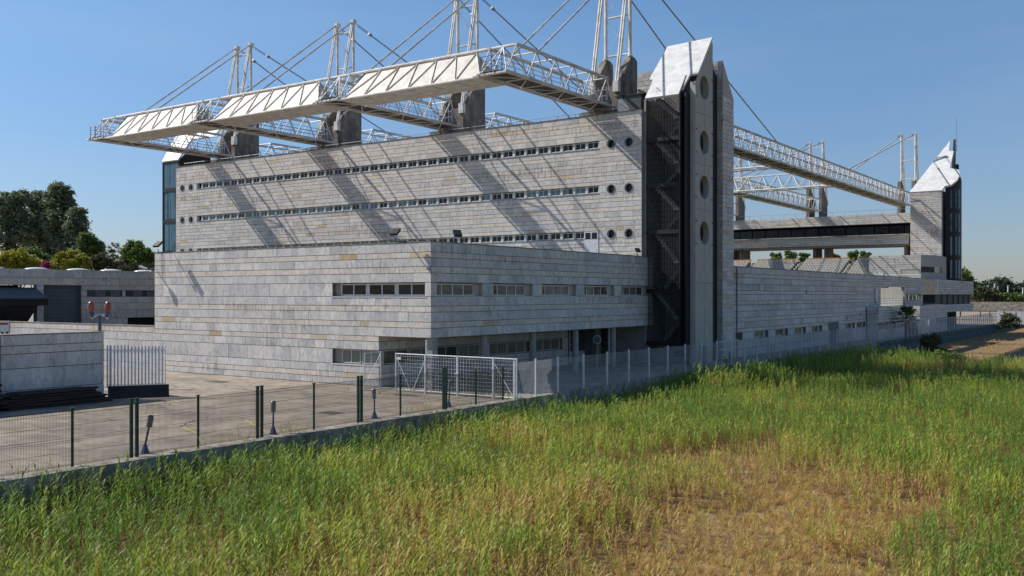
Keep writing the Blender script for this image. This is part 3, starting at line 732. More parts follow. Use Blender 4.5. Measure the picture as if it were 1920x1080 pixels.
# ================================================================ STAIR TOWER (near) and its mirror (far)
def tower(far, lab):
    def yy(v): return v if not far else 279.6 - v
    th = thing('stair_tower', (-36, yy(79), 0), lab, 'tower')
    x0, x1 = -37.95, -34.72; yf, yr = 74.28, 78.1
    zs = [1.7, 6.2, 11.25, 15.23, 19.19]; top = 22.9
    b = MB()
    b.box(x0, x1, yy(78.0), yy(78.3), 1.6, 27.9); b.build('back_wall', 'stair_dark', th)
    b = MB(); b.box(x0 - .05, x0 + .1, yy(yf + .1), yy(78.0), 1.6, 22.8); b.build('side_wall', 'stair_dark', th)
    for k, z in enumerate(zs):
        b = MB(); b.box(x0, x1, yy(yf - .05), yy(yf + .25), z - .12, z + .22); b.build('floor_beam', 'black_steel', th)
        z1 = zs[k + 1] if k < 4 else top; hm = (z + z1) / 2
        # dog-leg flights
        b = MB()
        n = 9
        for i in range(n):
            xa = x0 + .9 + (x1 - x0 - 1.2) * i / n; b.box(xa, xa + .28, yy(76.2), yy(77.9), z + .3 + (hm - z) * i / n - .12, z + .3 + (hm - z) * (i + 1) / n)
            xb = x1 - .35 - (x1 - x0 - 1.2) * i / n; b.box(xb - .28, xb, yy(74.7), yy(76.1), hm + (z1 - hm) * i / n - .12, hm + (z1 - hm) * (i + 1) / n)
        b.build('stair_flight', 'stair_dark', th)
        b = MB(); b.box(x0 + .1, x0 + 1.1, yy(74.6), yy(77.9), z + .06, z + .22); b.box(x1 - .7, x1 - .1, yy(74.6), yy(77.9), hm - .1, hm + .06); b.build('landing', 'stair_dark', th)
        b = MB()
        for h in (.35, .7, 1.0):
            b.bar((x0 + .9, yy(76.15), z + .5 + h), (x1 - .4, yy(76.15), hm + .2 + h), .03, 4)
            b.bar((x1 - .4, yy(74.65), hm + h), (x0 + .9, yy(74.65), z1 + h - .1), .03, 4)
        b.build('stair_rail', 'dark_steel', th)
    b = MB(); n = 22
    for i in range(n + 1):
        xx = x0 + (x1 - x0) * i / n; b.box(xx - .012, xx + .012, yy(yf + .05), yy(yf + .08), 1.7, top - .1)
    z = 2.0
    while z < top: b.box(x0, x1, yy(yf + .055), yy(yf + .075), z, z + .012); z += .45
    b.build('wire_mesh', 'dark_steel', th)
    b = MB(); b.box(x1 - .02, x1 + .1, yy(yf - .05), yy(78.0), 1.6, 23.0)
    b.prism([(x1 - .02, yy(yf - .05), 23.0), (x1 - .02, yy(78.0), 23.0), (x1 - .02, yy(78.0), 27.8)], (.12, 0, 0)); b.build('side_screen', 'black_steel', th)
    b = MB()
    for i in range(14): b.box(x1 + .1, x1 + .16, yy(yf + .1 + i * .27), yy(yf + .14 + i * .27), 1.7, 22.8)
    b.build('screen_rib', 'black_steel', th)
    b = MB(); b.box(x0 - .05, x0 + .12, yy(yf - .06), yy(yf + .08), 1.6, 22.8); b.build('corner_post', 'concrete', th)
    # sloping white roof
    sl_ = 1.375
    def rz(v): return 22.93 + sl_ * (v - yf)
    if not far: out = [(x0, yf), (x1 + .02, yf), (x1 + .38, 75.62), (-33.62, 75.66), (-33.45, 78.25), (-37.65, yr), (-38.25, 75.7), (-37.85, 75.6)]
    else:
        out = [(-42.6, 76.4 - 9.6), (-37, 76.4 - 9.6)]
    if not far:
        b = MB(); b.prism([(x, yy(v), rz(v)) for x, v in out], (0, .12, -.16)); b.build('sloped_roof', 'roof_white', th)
        b = MB(); b.prism([(x1 + .1, 78.14, 23), (x1 + .1, 78.14, 28.0), (-37.7, 78.14, 28.0), (-37.7, 78.14, 23)], (0, .1, 0)); b.build('roof_back', 'concrete', th)
    # round-windowed concrete fin
    fx = -33.62; fy0, fy1 = 75.14, 78.75
    rad = .93
    zc = [23.75, 19.04, 15.17, 11.24]
    b = MB(); seg = [0.0]
    hz = 1.0
    z = 0.0; spans = []
    for c in sorted(zc): spans.append((z, c - hz)); z = c + hz
    for z0, z1 in spans: b.box(fx - .5, fx, yy(fy0), yy(fy1), z0, z1)
    b.prism([(fx, 75.60, 24.75), (fx, fy1, 24.75), (fx, fy1, 28.0), (fx, 78.05, 28.0)], (-.5, 0, 0))
    b.build('concrete_fin', 'fin', th)
    hb_ = MB(); nseg = 28; hw = (fy1 - fy0) / 2; cyy = (fy0 + fy1) / 2
    for c in zc:
        for i in range(nseg):
            a0 = 2 * math.pi * i / nseg; a1 = 2 * math.pi * (i + 1) / nseg
            def sq(a):
                u, v = math.cos(a), math.sin(a); k = min(hw / max(abs(u), 1e-6), hz / max(abs(v), 1e-6)); return u * k, v * k
            (o0, p0), (o1, p1) = sq(a0), sq(a1); p0 = min(p0, rz(cyy + o0) - .14 - c); p1 = min(p1, rz(cyy + o1) - .14 - c)
            q = lambda u, v, x: (x, yy(cyy + u), c + v)
            i0 = (rad * math.cos(a0), rad * math.sin(a0) * 1.08); i1 = (rad * math.cos(a1), rad * math.sin(a1) * 1.08)
            hb_.face([q(o0, p0, fx - .001), q(o1, p1, fx - .001), q(*i1, fx - .001), q(*i0, fx - .001)])
            hb_.face([q(*i0, fx - .001), q(*i1, fx - .001), q(*i1, fx - .5), q(*i0, fx - .5)])
            k_ = 1.07
            hb_.face([q(i0[0] * k_, i0[1] * k_, fx + .02), q(i1[0] * k_, i1[1] * k_, fx + .02), q(*i1, fx + .02), q(*i0, fx + .02)])
        hb_.box(fx - .5, fx - .002, yy(fy0), yy(fy0 + .03), c - hz, min(c + hz, rz(fy0) - .1))
    hb_.build('round_opening', 'fin', th)
    b = MB()
    for z in (6.9, 13.2, 17.1, 21.4): b.box(fx - .002, fx + .006, yy(fy0), yy(fy1), z, z + .035)
    b.box(fx - .002, fx + .006, yy(cyy - .015), yy(cyy + .015), 0, 22.4); b.build('joint_line', 'joint', th)
    b = MB(); b.box(-34.3, -34.13, yy(74.4), yy(78.5), 0, 23); b.build('inner_wall', 'black_steel', th)
    # dark slot and stone block
    b = MB(); b.box(-36.5, -34.75, yy(78.4), yy(82.4), 0, 25.9); b.prism([(-34.75, yy(78.4), 25.9), (-34.75, yy(82.4), 25.9), (-34.75, yy(78.4), 28.0)], (-1.75, 0, 0)); b.build('glazed_slot', 'black_steel', th)
    return th
tw = tower(False, 'tall near stair tower with white sloping roof and round openings in a concrete fin')
def stone_block(th, x0, x1, y0, y1, z1a, z1b, front, seed, n1, zc_=0.0):
    """stone tower block; top slopes from z1a at y0 to z1b at y1"""
    c = Clad(); zl = min(z1a, z1b)
    c.wall('x', x1, y0 + .02, y1, courses(zc_, zl, PAT), (), seed, wmul=1.3)
    if front: c.wall('y', y0, x0, x1, courses(zc_, z1a, PAT), (), seed + 1, wmul=1.2)
    c.flush(th, n1)
    b = MB(); b.prism([(x1 - .045, y0 + .045, zc_), (x1 - .045, y1, zc_), (x1 - .045, y1, z1b - .02), (x1 - .045, y0 + .045, z1a - .02)], (x0 - x1 + .06, 0, 0)); b.build('block_body', 'fin', th)
    if z1a > zl:
        b = MB(); b.prism([(x1, y0, zl), (x1, y1, zl), (x1, y0, z1a)], (-.045, 0, 0)); b.build('block_gable', 'fin', th)
stone_block(tw, -42.9, -34.2, 82.4, 85.0, 27.3, 24.1, True, 31, 120)

# far tower: mirrored, its stone block faces the camera
ft = thing('stair_tower', (-40, 196, 0), 'far stair tower with pointed white roof and dark curved glazing', 'tower')
c = Clad(); c.wall('y', 193.3, -42.3, -36.75, courses(8.2, 25.6, PAT), (), 41, jh=.05, wmul=1.6); c.wall('x', -36.75, 193.32, 194.6, courses(8.2, 25.6, PAT), (), 42, wmul=1.6); c.flush(ft, 120)
b = MB(); b.box(-42.28, -36.8, 193.35, 206, 8, 25.6); b.build('tower_body', 'fin', ft)
def fp(px, y): # point on the far roof plane rising 1.375 per metre from its eave
    d = Vector(((px - CXP) / FPX,)); r = FW + RT * ((px - CXP) / FPX); rz = -(y - HYP) / FPX
    t = (25.7 - 1.375 * 193.3 - HCAM) / (rz - 1.375 * r.y); return Vector((r.x * t, r.y * t, HCAM + rz * t))
FR = [(-42.45, 193.2), (-36.65, 193.2), (-36.3, 193.9), (-35.2, 194.1), (-34.3, 194.9), (-34.0, 195.9), (-34.4, 196.7), (-35.3, 197.0), (-36.0, 197.1), (-35.9, 200.3), (-36.8, 200.4), (-36.9, 202.4)]
b = MB(); b.prism([(x, yv, 25.7 + 1.15 * (yv - 193.3)) for x, yv in FR], (0, .2, -.3)); b.build('sloped_roof', 'roof_white', ft)
b = MB()
for i in range(10):
    a = -math.pi / 2 + math.pi * i / 9; a2 = -math.pi / 2 + math.pi * (i + 1) / 9
    p = lambda a, z: (-36.3 + 2.3 * math.cos(a), 197.2 + 2.9 * math.sin(a), z)
    if i < 9: b.face([p(a, 7), p(a2, 7), p(a2, 26.8 + 1.15 * max(0, 2.5 * math.sin(a2))), p(a, 26.8 + 1.15 * max(0, 2.5 * math.sin(a)))])
b.build('curved_glazing', 'black_steel', ft)
for k in range(4):
    z = 9 + k * 4.4
    b = MB()
    for i in range(2):
        a = -1.2 + i * .7; a2 = a + .55
        p = lambda a, z: (-36.3 + 2.34 * math.cos(a), 197.2 + 2.94 * math.sin(a), z)
        b.face([p(a, z), p(a2, z), p(a2, z + 3.5), p(a, z + 3.5)])
    b.build('glazing_panel', 'glass_blue', ft)
b = MB(); b.box(-36.0, -35.6, 203, 204, 7, 31.5); b.prism([(-36.5, 200.6, 28), (-36.5, 203.5, 28), (-36.5, 203.5, 36.5)], (.4, 0, 0)); b.build('rear_fin', 'black_steel', ft)
tube('antenna', (-35.9, 203.2, 34), (-35.9, 203.2, 40.5), .05, 'grey_metal', ft)

# left tower: glazed, mirrored in X, seen beside the left end of the facade
lt = thing('stair_tower', (-105, 76, 0), 'left stair tower with dark framed blue glazing and white sloping roof', 'tower')
lx0, lx1 = -106.3, -103.1
b = MB(); b.box(lx0, lx1, 74.6, 78.2, 0, 22.7); b.build('tower_core', 'dark', lt)
zs = [6.2, 11.25, 15.23, 19.19, 22.8]
for k in range(4):
    for i in range(12):
        xa = lx0 + .12 + i * (lx1 - lx0 - .2) / 12
        b = MB(); b.box(xa, xa + .17, 74.28, 74.36, zs[k] + .25, zs[k + 1] - .25); b.build('glass_fin', 'glass_blue', lt)
    b = MB(); b.box(lx0, lx1, 74.2, 74.6, zs[k + 1] - .22, zs[k + 1] + .22); b.build('floor_beam', 'black_steel', lt)
b = MB(); b.box(lx0 - .1, lx0 + .08, 74.2, 74.5, 0, 22.9); b.build('corner_post', 'black_steel', lt)
b = MB(); b.prism([(lx0 - .05, 74.1, 22.9), (lx1 + .05, 74.1, 22.9), (-103.2, 77.6, 27.7), (-107.3, 77.6, 27.7), (-106.9, 75.6, 25)], (0, .12, -.16)); b.build('sloped_roof', 'roof_white', lt)
b = MB(); b.prism([(-103.0, 74.3, 20), (-103.0, 79, 20), (-103.0, 79, 24.2), (-103.0, 76.2, 24.6), (-103.0, 74.3, 22.9)], (-.15, 0, 0)); b.build('side_cheek', 'black_steel', lt)
b = MB(); b.prism([(-99.5, 82.4, 20), (-108, 82.4, 20), (-108, 82.4, 32), (-99.8, 82.4, 32)], (0, .3, 0)); 
b = MB(); b.prism([(-108.2, 79.5, 26.6), (-103.0, 79.5, 26.6), (-101.6, 83.2, 31.6), (-104.5, 83.2, 31.6)], (0, .12, -.16)); b.build('upper_roof', 'roof_white', lt)

# ================================================================ OPEN SIDE: low wall, far stand, seating
side = thing('side_wall_building', (-34.5, 120, 0), 'long low marble clad wall of the open side with small ground floor windows', 'building')
fx = -34.2
SC = courses(2.34, 8.55, [(.62, 0), (.36, 1), (.62, 0), (.62, 0), (.38, 1)]) + [(1.62, 2.34, 0)] + courses(0, 1.62, [(.8, 0)])
swin = [(85.4, 87.2, 1.62, 2.34)] + [(90.3 + 5.9 * i, 94.2 + 5.9 * i, 1.62, 2.34) for i in range(4)] + [(121.5 + 5.0 * i, 125.6 + 5.0 * i, 1.62, 2.34) for i in range(3)]
c = Clad(); c.wall('x', fx, 85.02, 134.4, SC, swin + [(114.2, 118.6, 0, 2.6)], 51, jh=.045, wmul=1.6)
c.flush(side, 299)
c = Clad(); c.wall('x', fx, 134.4, 165.0, courses(7.05, 8.55, PAT), (), 52, jh=.05, wmul=1.8)
c.wall('x', fx, 134.4, 138.5, courses(0.0, 7.05, PAT), (), 53, jh=.05, wmul=1.8); c.wall('x', fx, 152.5, 165.0, courses(0.0, 7.05, PAT), [(153.5, 163.8, 5.0, 6.2)], 54, jh=.05, wmul=1.8); c.flush(side, 0)
b = MB(); backing(b, 'x', fx, 85.02, 134.4, 2.34, 8.53); backing(b, 'x', fx, 85.02, 134.4, 0, 1.62)
py = 85.02
for (p, q, _, _) in swin: backing(b, 'x', fx, py, p, 1.62, 2.34); py = q
backing(b, 'x', fx, py, 134.4, 1.62, 2.34); backing(b, 'x', fx, 134.4, 165, 7.05, 8.53); backing(b, 'x', fx, 134.4, 138.5, 0, 7.05)
backing(b, 'x', fx, 138.5, 152.5, 0, 4.3); backing(b, 'x', fx, 152.5, 165, 0, 5.0); backing(b, 'x', fx, 152.5, 165, 6.2, 7.05)
b.build('wall_backing', 'joint', side)
b = MB(); b.box(-35.5, -35.2, 85.1, 134, 1.3, 2.6); b.build('interior', 'dark', side)
b = MB(); b.box(-34.75, fx + .04, 85.0, 165, 8.551, 8.62); b.build('coping', 'concrete', side)
for (p, q, z0, z1) in swin:
    b = MB(); b.box(fx - .42, fx - .28, (q - .95 if q - p > 2 else q - .1), q - .004, z0 + .003, z1 - .003); b.build('reveal', 'fin', side)
    window(side, 'x', fx, p + .05, q - .9 if q - p > 2 else q - .05, z0 + .03, z1 - .03, 3, 'glass_warm', .3)
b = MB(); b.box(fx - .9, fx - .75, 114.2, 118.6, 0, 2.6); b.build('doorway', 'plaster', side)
for i in range(4): window(side, 'x', fx, 153.7 + i * 2.6, 155.9 + i * 2.6, 5.05, 6.15, 2, 'glass', .2)
for i, (yv, zv) in enumerate(((106, 6.0), (128, 3.1), (122, 2.8))):
    b = MB(); b.box(fx - .01, fx + .01, yv, yv + .35, zv, zv + .45); b.build('vent', 'dark_steel', side)
b = MB(); b.bar((fx + .08, 85.6, 0), (fx + .08, 85.6, 8.5), .05, 6); b.build('downpipe', 'dark_steel', side)
# terrace recess: lit wall with white panel
b = MB(); b.box(fx - 7, fx - .5, 138.6, 152.4, 4.2, 4.35)
b.prism([(fx - 7.0, 151.9, 4.36), (fx - .1, 151.9, 4.36), (fx - .1, 151.9, 6.4), (fx - .9, 151.9, 6.95), (fx - 7.0, 151.9, 7.04)], (0, .4, 0)); b.build('terrace', 'fin', side)
b = MB()
for h in (.4, .75, 1.05): b.bar((fx - .2, 138.6, 4.3 + h), (fx - .2, 152.4, 4.3 + h), .03, 4)
for i in range(9): b.bar((fx - .2, 138.6 + i * 1.7, 4.3), (fx - .2, 138.6 + i * 1.7, 5.35), .03, 4)
b.build('handrail', 'fence_white', side)
# club crest: plain white shield
b = MB(); sh = [(0, 0), (.55, .5), (.7, 1.3), (.7, 2.0), (.35, 2.15), (0, 2.3), (-.35, 2.15), (-.7, 2.0), (-.7, 1.3), (-.55, .5)]
b.prism([(fx + .05, 135.8 + u, 4.75 + v * .92) for u, v in sh], (.1, 0, 0)); single('shield_sign', b, 'fence_white', 'white shield shaped sign high on the long side wall', 'sign', (fx, 135.8, 4.75))
# lower boxes in front of the wall
lb = thing('entrance_block', (-33, 150, 0), 'low stone faced blocks projecting from the side wall behind the palm', 'building')
c = Clad(); c.wall('x', -32.6, 131.0, 148.0, courses(2.2, 4.3, PAT), (), 61, jh=.05, wmul=1.8); c.wall('x', -32.6, 131.0, 148.0, courses(0, 1.3, PAT), (), 62, wmul=2)
c.wall('y', 131.0, -34.1, -32.62, courses(0, 4.3, PAT), (), 63)
c.wall('x', -31.8, 151.5, 172.0, courses(2.2, 4.3, PAT), (), 64, jh=.05, wmul=1.8); c.wall('y', 151.5, -34, -31.82, courses(0, 4.3, PAT), (), 65); c.wall('x', -31.8, 151.5, 172.0, courses(0, 1.3, PAT), (), 66, wmul=2); c.flush(lb, 60)
b = MB(); b.box(-34.1, -32.65, 131.05, 148, 0, 4.28); b.box(-34.1, -31.85, 151.55, 172, 0, 4.28); b.build('block_body', 'joint', lb)
for i in range(4): window(lb, 'x', -32.6, 132.0 + i * 4, 134.6 + i * 4, 1.35, 2.15, 2, 'glass', -.06)
for i in range(5): window(lb, 'x', -31.8, 152.3 + i * 4, 155.0 + i * 4, 1.35, 2.15, 2, 'glass', -.06)
# control room projecting from far tower
cr = thing('control_room', (-40, 183, 8), 'pale stone faced cantilevered control room with chamfered corner beside the far tower', 'building')
b = MB(); pl_ = [(-46.5, 180), (-37.6, 180), (-35.9, 182.5), (-35.9, 193.2), (-46.5, 193.2)]
b.prism([(x, v, 8.4) for x, v in pl_], (0, 0, 4.6)); b.build('room_body', 'fin', cr)
c = Clad(); c.wall('y', 179.96, -46.5, -37.6, courses(8.4, 13.0, PAT), [(-41, -37.6, 9.6, 10.4)], 71, jh=.05, wmul=1.8); c.flush(cr, 60)
b = MB(); b.prism([(-37.6, 179.94, 9.9), (-35.85, 182.5, 9.9), (-35.85, 189, 9.9), (-37, 189, 9.9)], (0, 0, 1.0)); b.build('window_band', 'glass', cr)
b = MB(); b.box(-46.5, -44, 179.85, 179.93, 9.0, 10.0); b.build('window_band', 'frame', cr)
b = MB(); b.bar((-46.6, 179.5, 9.5), (-38, 179.5, 9.5), .05, 4); b.bar((-46.6, 179.5, 9.0), (-38, 179.5, 9.0), .05, 4); b.build('handrail', 'fence_white', cr)
# far end block with dark glazed storey
eb = thing('corner_block', (-33, 195, 0), 'far corner block with dark glazed storey between two stone bands', 'building')
c = Clad(); c.wall('x', -33.0, 170.5, 204.0, courses(6.0, 8.5, PAT), (), 81, jh=.05, wmul=2); c.wall('x', -33.0, 170.5, 204.0, courses(2.9, 4.25, PAT), (), 82, jh=.05, wmul=2); c.flush(eb, 60)
b = MB(); b.box(-38, -33.05, 170.5, 204, 6.0, 8.48); b.box(-38, -33.05, 170.5, 204, 2.9, 4.23); b.build('block_body', 'joint', eb)
b = MB(); b.box(-38, -33.5, 171, 203.5, 4.25, 5.98); b.build('glazed_storey', 'black_steel', eb)
b = MB(); b.box(-38, -36, 171, 203.5, 0, 2.88); b.build('ground_storey', 'dark', eb)
for i in range(6): b = MB(); b.box(-33.45, -33.3, 176 + i * 5, 176.2 + i * 5, 4.26, 5.97); b.build('mullion', 'dark_steel', eb)
# footbridge
fb = thing('footbridge', (-25, 246, 2), 'long white sided footbridge deck crossing to the right beyond the corner block', 'bridge')
b = MB(); b.box(-60, 95, 245.0, 245.3, 2.2, 4.3); b.build('parapet', 'kerb', fb)
b = MB(); b.box(-60, 95, 245.3, 250, 2.0, 2.5); b.build('deck', 'concrete', fb)
for i in range(7): b = MB(); b.box(-24 + i * 16, -22.6 + i * 16, 246.5, 248.5, ZF, 2.0); b.build('pier', 'concrete_dark', fb)

# far stand
fs = thing('far_stand', (-72, 200, 10), 'far grandstand with two pale stone bands and a dark glazed gap, seen across the pitch', 'building')
c = Clad(); c.wall('y', 196.0, -104, -42.9, courses(19.95, 21.9, PAT), (), 91, jh=.05, wmul=2.2); c.wall('y', 194.6, -104, -42.9, courses(15.8, 17.5, PAT), (), 92, jh=.05, wmul=2.2); c.flush(fs, 120)
b = MB(); b.box(-104, -42.9, 196.05, 203, 19.95, 21.88); b.box(-104, -42.9, 194.65, 203, 15.8, 17.48); b.build('band_body', 'joint', fs)
b = MB(); b.box(-104, -42.9, 199, 203, 17.5, 19.9); b.build('rear_wall', 'dark', fs)
for i in range(22):
    b = MB(); b.box(-103 + i * 2.8, -100.4 + i * 2.8, 197.2, 197.25, 17.6, 19.5); b.build('glazing_panel', 'glass', fs)
b = MB(); b.box(-104, -42.9, 194.0, 197, 17.5, 17.7); b.box(-104, -42.9, 195.2, 203, 15.5, 15.78); b.build('ledge', 'concrete', fs)
for x in (-43.8, -59.3, -61.6, -77.2, -79.5, -95, -97.3):
    b = MB(); b.box(x - .35, x + .35, 196.5, 200.5, 9, 15.5); b.build('pier', 'concrete_dark', fs)
st = thing('lower_seating_bank', (-72, 186, 8), 'raked bank of pale seats with an orange rear edge in front of the far stand', 'seating')
for k in range(6):
    xa = -104 + k * 10.2; b = MB(); sbb = MB()
    for r_ in range(14):
        yv = 178 + r_ * 1.1; zv = 6.7 + r_ * .46
        sbb.box(xa + .8, xa + 9.6, yv, yv + 1.1, zv - .5, zv)
        nx = 15
        for q in range(nx): x = xa + .9 + q * .58; b.box(x, x + .46, yv + .25, yv + .65, zv, zv + .12); b.box(x, x + .46, yv + .6, yv + .68, zv + .1, zv + .42)
    b.build('seat_block', 'seat', st, kind='stuff'); sbb.build('terrace_steps', 'concrete_dark', st)
    b = MB(); b.box(xa, xa + .75, 177.5, 193.2, 6.2, 6.4)
    for r_ in range(14): b.box(xa, xa + .75, 178 + r_ * 1.1, 179.1 + r_ * 1.1, 6.0, 6.6 + r_ * .46)
    b.build('aisle_steps', 'concrete_dark', st)
    b = MB(); b.box(xa + .8, xa + 9.6, 193.4, 193.6, 12.9, 13.35); b.build('rear_edge', 'orange', st)
sheet('pitch', 'pitch', [(-102, 100), (-36, 100), (-36, 176), (-102, 176)], .02)
# roof top rail + floodlight boxes on far stand
b = MB()
for i in range(25): b.bar((-103 + i * 2.5, 196.4, 21.9), (-103 + i * 2.5, 196.4, 22.7), .03, 4)
b.bar((-103, 196.4, 22.7), (-43, 196.4, 22.7), .03, 4); b.build('handrail', 'rail', fs)

# ================================================================ LEFT SIDE OF THE YARD
# rear boundary wall continuing the annex front
rw = thing('rear_wall', (-80, 45.2, 0), 'pale marble clad yard wall running left from the annex', 'wall')
c = Clad(); c.wall('y', AY + .02, -120, AL - .02, [(0, .5, 0), (.5, 1.4, 0), (1.4, 2.3, 0), (2.3, 2.95, 0), (2.95, 3.45, 1)], (), 101, wmul=1.2); c.flush(rw, 90)
b = MB(); b.box(-120, AL - .03, AY + .065, AY + .45, 0, 3.43); b.build('wall_backing', 'joint', rw)
b = MB(); b.box(-120, AL - .03, AY - .02, AY + .5, 3.451, 3.49); b.build('coping', 'kerb', rw)
# garage building
KG = 1.26
class GB(MB):
    """built on a 1:1.26 survey of the garage, brought to full size here"""
    def build(s, name, mat, parent=None, **k):
        s.v = [(x * KG, y * KG, max(0.0, HCAM + (z - HCAM) * KG)) for x, y, z in s.v]; return MB.build(s, name, mat, parent, **k)
gb = thing('garage_building', (-98, 57, 0), 'low stone clad garage building with skylight domes, roller door and awning', 'building')
gx = -75.7
gh = [(41.75, 45.0, 3, 6.7), (30, 41.2, 3, 6.7), (45.5, 48.8, 5.75, 6.3), (49.1, 53, 5.75, 6.3), (49.3, 53, 3, 3.9)]
c = Clad(); kz = lambda z: max(0, HCAM + (z - HCAM) * KG)
c.wall('x', gx * KG, 30 * KG, 60 * KG, [(kz(p), kz(q), k) for p, q, k in [(7.3, 8.0, 0), (6.7, 7.3, 1), (6.3, 6.7, 0), (5.75, 6.3, 0), (5.2, 5.75, 0), (4.6, 5.2, 1), (3.9, 4.6, 0), (3.0, 3.9, 0), (1.3, 3, 0)]], [(p * KG, q * KG, kz(r), kz(t)) for p, q, r, t in gh], 102, wmul=1.5); c.flush(gb, 80)
b = GB()
backing(b, 'x', gx - .02, 30, 60, 6.7, 7.98); backing(b, 'x', gx - .02, 45.0, 60, 6.3, 6.7); backing(b, 'x', gx - .02, 45, 60, 3.9, 5.75); backing(b, 'x', gx - .02, 45, 49.3, 0, 3.9); backing(b, 'x', gx - .02, 53, 60, 3.9, 6.3)
backing(b, 'x', gx - .02, 45.0, 45.5, 5.75, 6.3); backing(b, 'x', gx - .02, 48.8, 49.1, 5.75, 6.3); b.build('wall_backing', 'joint', gb)
b = GB(); b.box(-92, gx - .5, 30, 60, 7.7, 7.9); b.build('roof', 'concrete', gb)
b = GB(); b.box(gx - .6, gx - .45, 41.75, 45.0, 0, 6.7); b.build('roller_door', 'door_blue', gb)
for i in range(22): 
    b = GB(); b.box(gx - .45, gx - .43, 41.75, 45.0, .1 + i * .3, .13 + i * .3); b.build('door_slat', 'dark_steel', gb)
b = GB(); b.box(gx - .55, gx - .02, 41.2, 41.7, 0, 6.7); b.build('door_pier', 'concrete', gb)
b = GB(); b.box(gx - 3, gx - 2.9, 30, 41.2, 0, 6.7); b.build('open_bay', 'dark', gb)
b = GB(); b.prism([(gx - .3, 30, 6.5), (gx + 1.5, 30, 5.75), (gx + 1.5, 30, 5.3), (gx + .9, 30, 5.3), (gx - .3, 30, 6.0)], (0, 11.2, 0)); b.build('awning', 'door_blue', gb)
b = GB(); b.box(gx + 1.501, gx + 1.56, 30, 41.25, 5.05, 5.6); b.build('awning_valance', 'black_steel', gb)
b = GB(); b.prism([(gx - 1.2, 30, 5.0), (gx + .9, 30, 5.2), (gx - 1.0, 30, 3.6), (gx - 1.2, 30, 3.6)], (0, 10.9, 0)); b.build('tilted_door', 'dark_steel', gb)
for (p, q) in ((45.5, 48.8), (49.1, 53)):
    b = GB()
    for k in range(6): b.box(gx - .2, gx - .12, p, q, 5.78 + k * .09, 5.81 + k * .09)
    for s0 in (p + .9, p + 2.3): b.box(gx - .22, gx - .21, s0, s0 + .9, 5.76, 6.28)
    b.build('louvre', 'grey_metal', gb)
    b = GB(); b.box(gx - .5, gx - .4, p, q, 5.75, 6.3); b.build('vent_recess', 'dark', gb)
b = GB(); b.box(gx - .5, gx - .4, 49.3, 53, 0, 3.9); b.build('opening', 'dark', gb)
for yv in (39.0, 42.6, 46.2, 49.3, 52.6):
    b = GB(); b.lathe([(.95, 7.98), (.95, 8.02), (.78, 8.10), (.45, 8.16), (.1, 8.18)], (gx - 1.6, yv - .6, 0), 16); b.build('skylight_dome', 'dome', gb, smooth=True)
# near left yard wall in shade
lw = thing('yard_wall', (-50.5, 25, 0), 'short thick marble clad wall end beside the white slat gate, face in shade', 'wall')
LC = [(3.22, 3.78, 0), (2.78, 3.22, 1), (2.0, 2.78, 0), (.85, 2.0, 0), (.3, .85, 0), (0, .3, 0)]
c = Clad(); c.wall('x', -50.3, 10, 31.27, LC, (), 103, jh=.04, wmul=1.1); c.wall('y', 31.27 - .9, -50.9, -50.34, [], ()); c.flush(lw, 120)
b = MB(); b.box(-51.2, -50.345, 10, 31.25, 0, 3.76); b.build('wall_body', 'joint', lw)
b = MB(); b.box(-51.25, -50.27, 10, 31.29, 3.781, 3.83); b.build('coping', 'kerb', lw)
b = MB(); b.box(-50.34, -50.26, 25.3, 25.42, .6, 3.7); b.build('downpipe', 'green_paint', lw)
# slat gate on its black base
sg = thing('slat_gate', (-49.5, 32.8, 0), 'white vertical slat gate standing on a black rubber barrier base', 'gate')
p0 = Vector((-50.2, 31.45, 0)); p1 = Vector((-48.55, 34.0, 0)); dd = (p1 - p0) / 33
for i in range(34):
    p = p0 + dd * i; off = (.03 if i % 2 else -.03)
    b = MB(); b.box(p.x - .045, p.x + .045, p.y - .022 + off, p.y + .022 + off, .62, 3.02 if i < 13 else 2.94)
    b.build('slat', 'fence_white', sg)
for z in (.75, 2.75): tube('rail', p0 + Vector((-.06, .03, z)), p1 + Vector((-.06, .03, z)), .03, 'fence_white', sg)
b = MB(); n_ = Vector((p1.y - p0.y, -(p1.x - p0.x), 0)).normalized(); pe = p1 + (p1 - p0) * .08
b.prism([p0 + n_ * .55, p0 + n_ * .2 + Vector((0, 0, .42)), p0 + n_ * .16 + Vector((0, 0, .68)), p0 - n_ * .16 + Vector((0, 0, .68)), p0 - n_ * .5], (pe - p0)); b.build('barrier_base', 'rubber', sg)
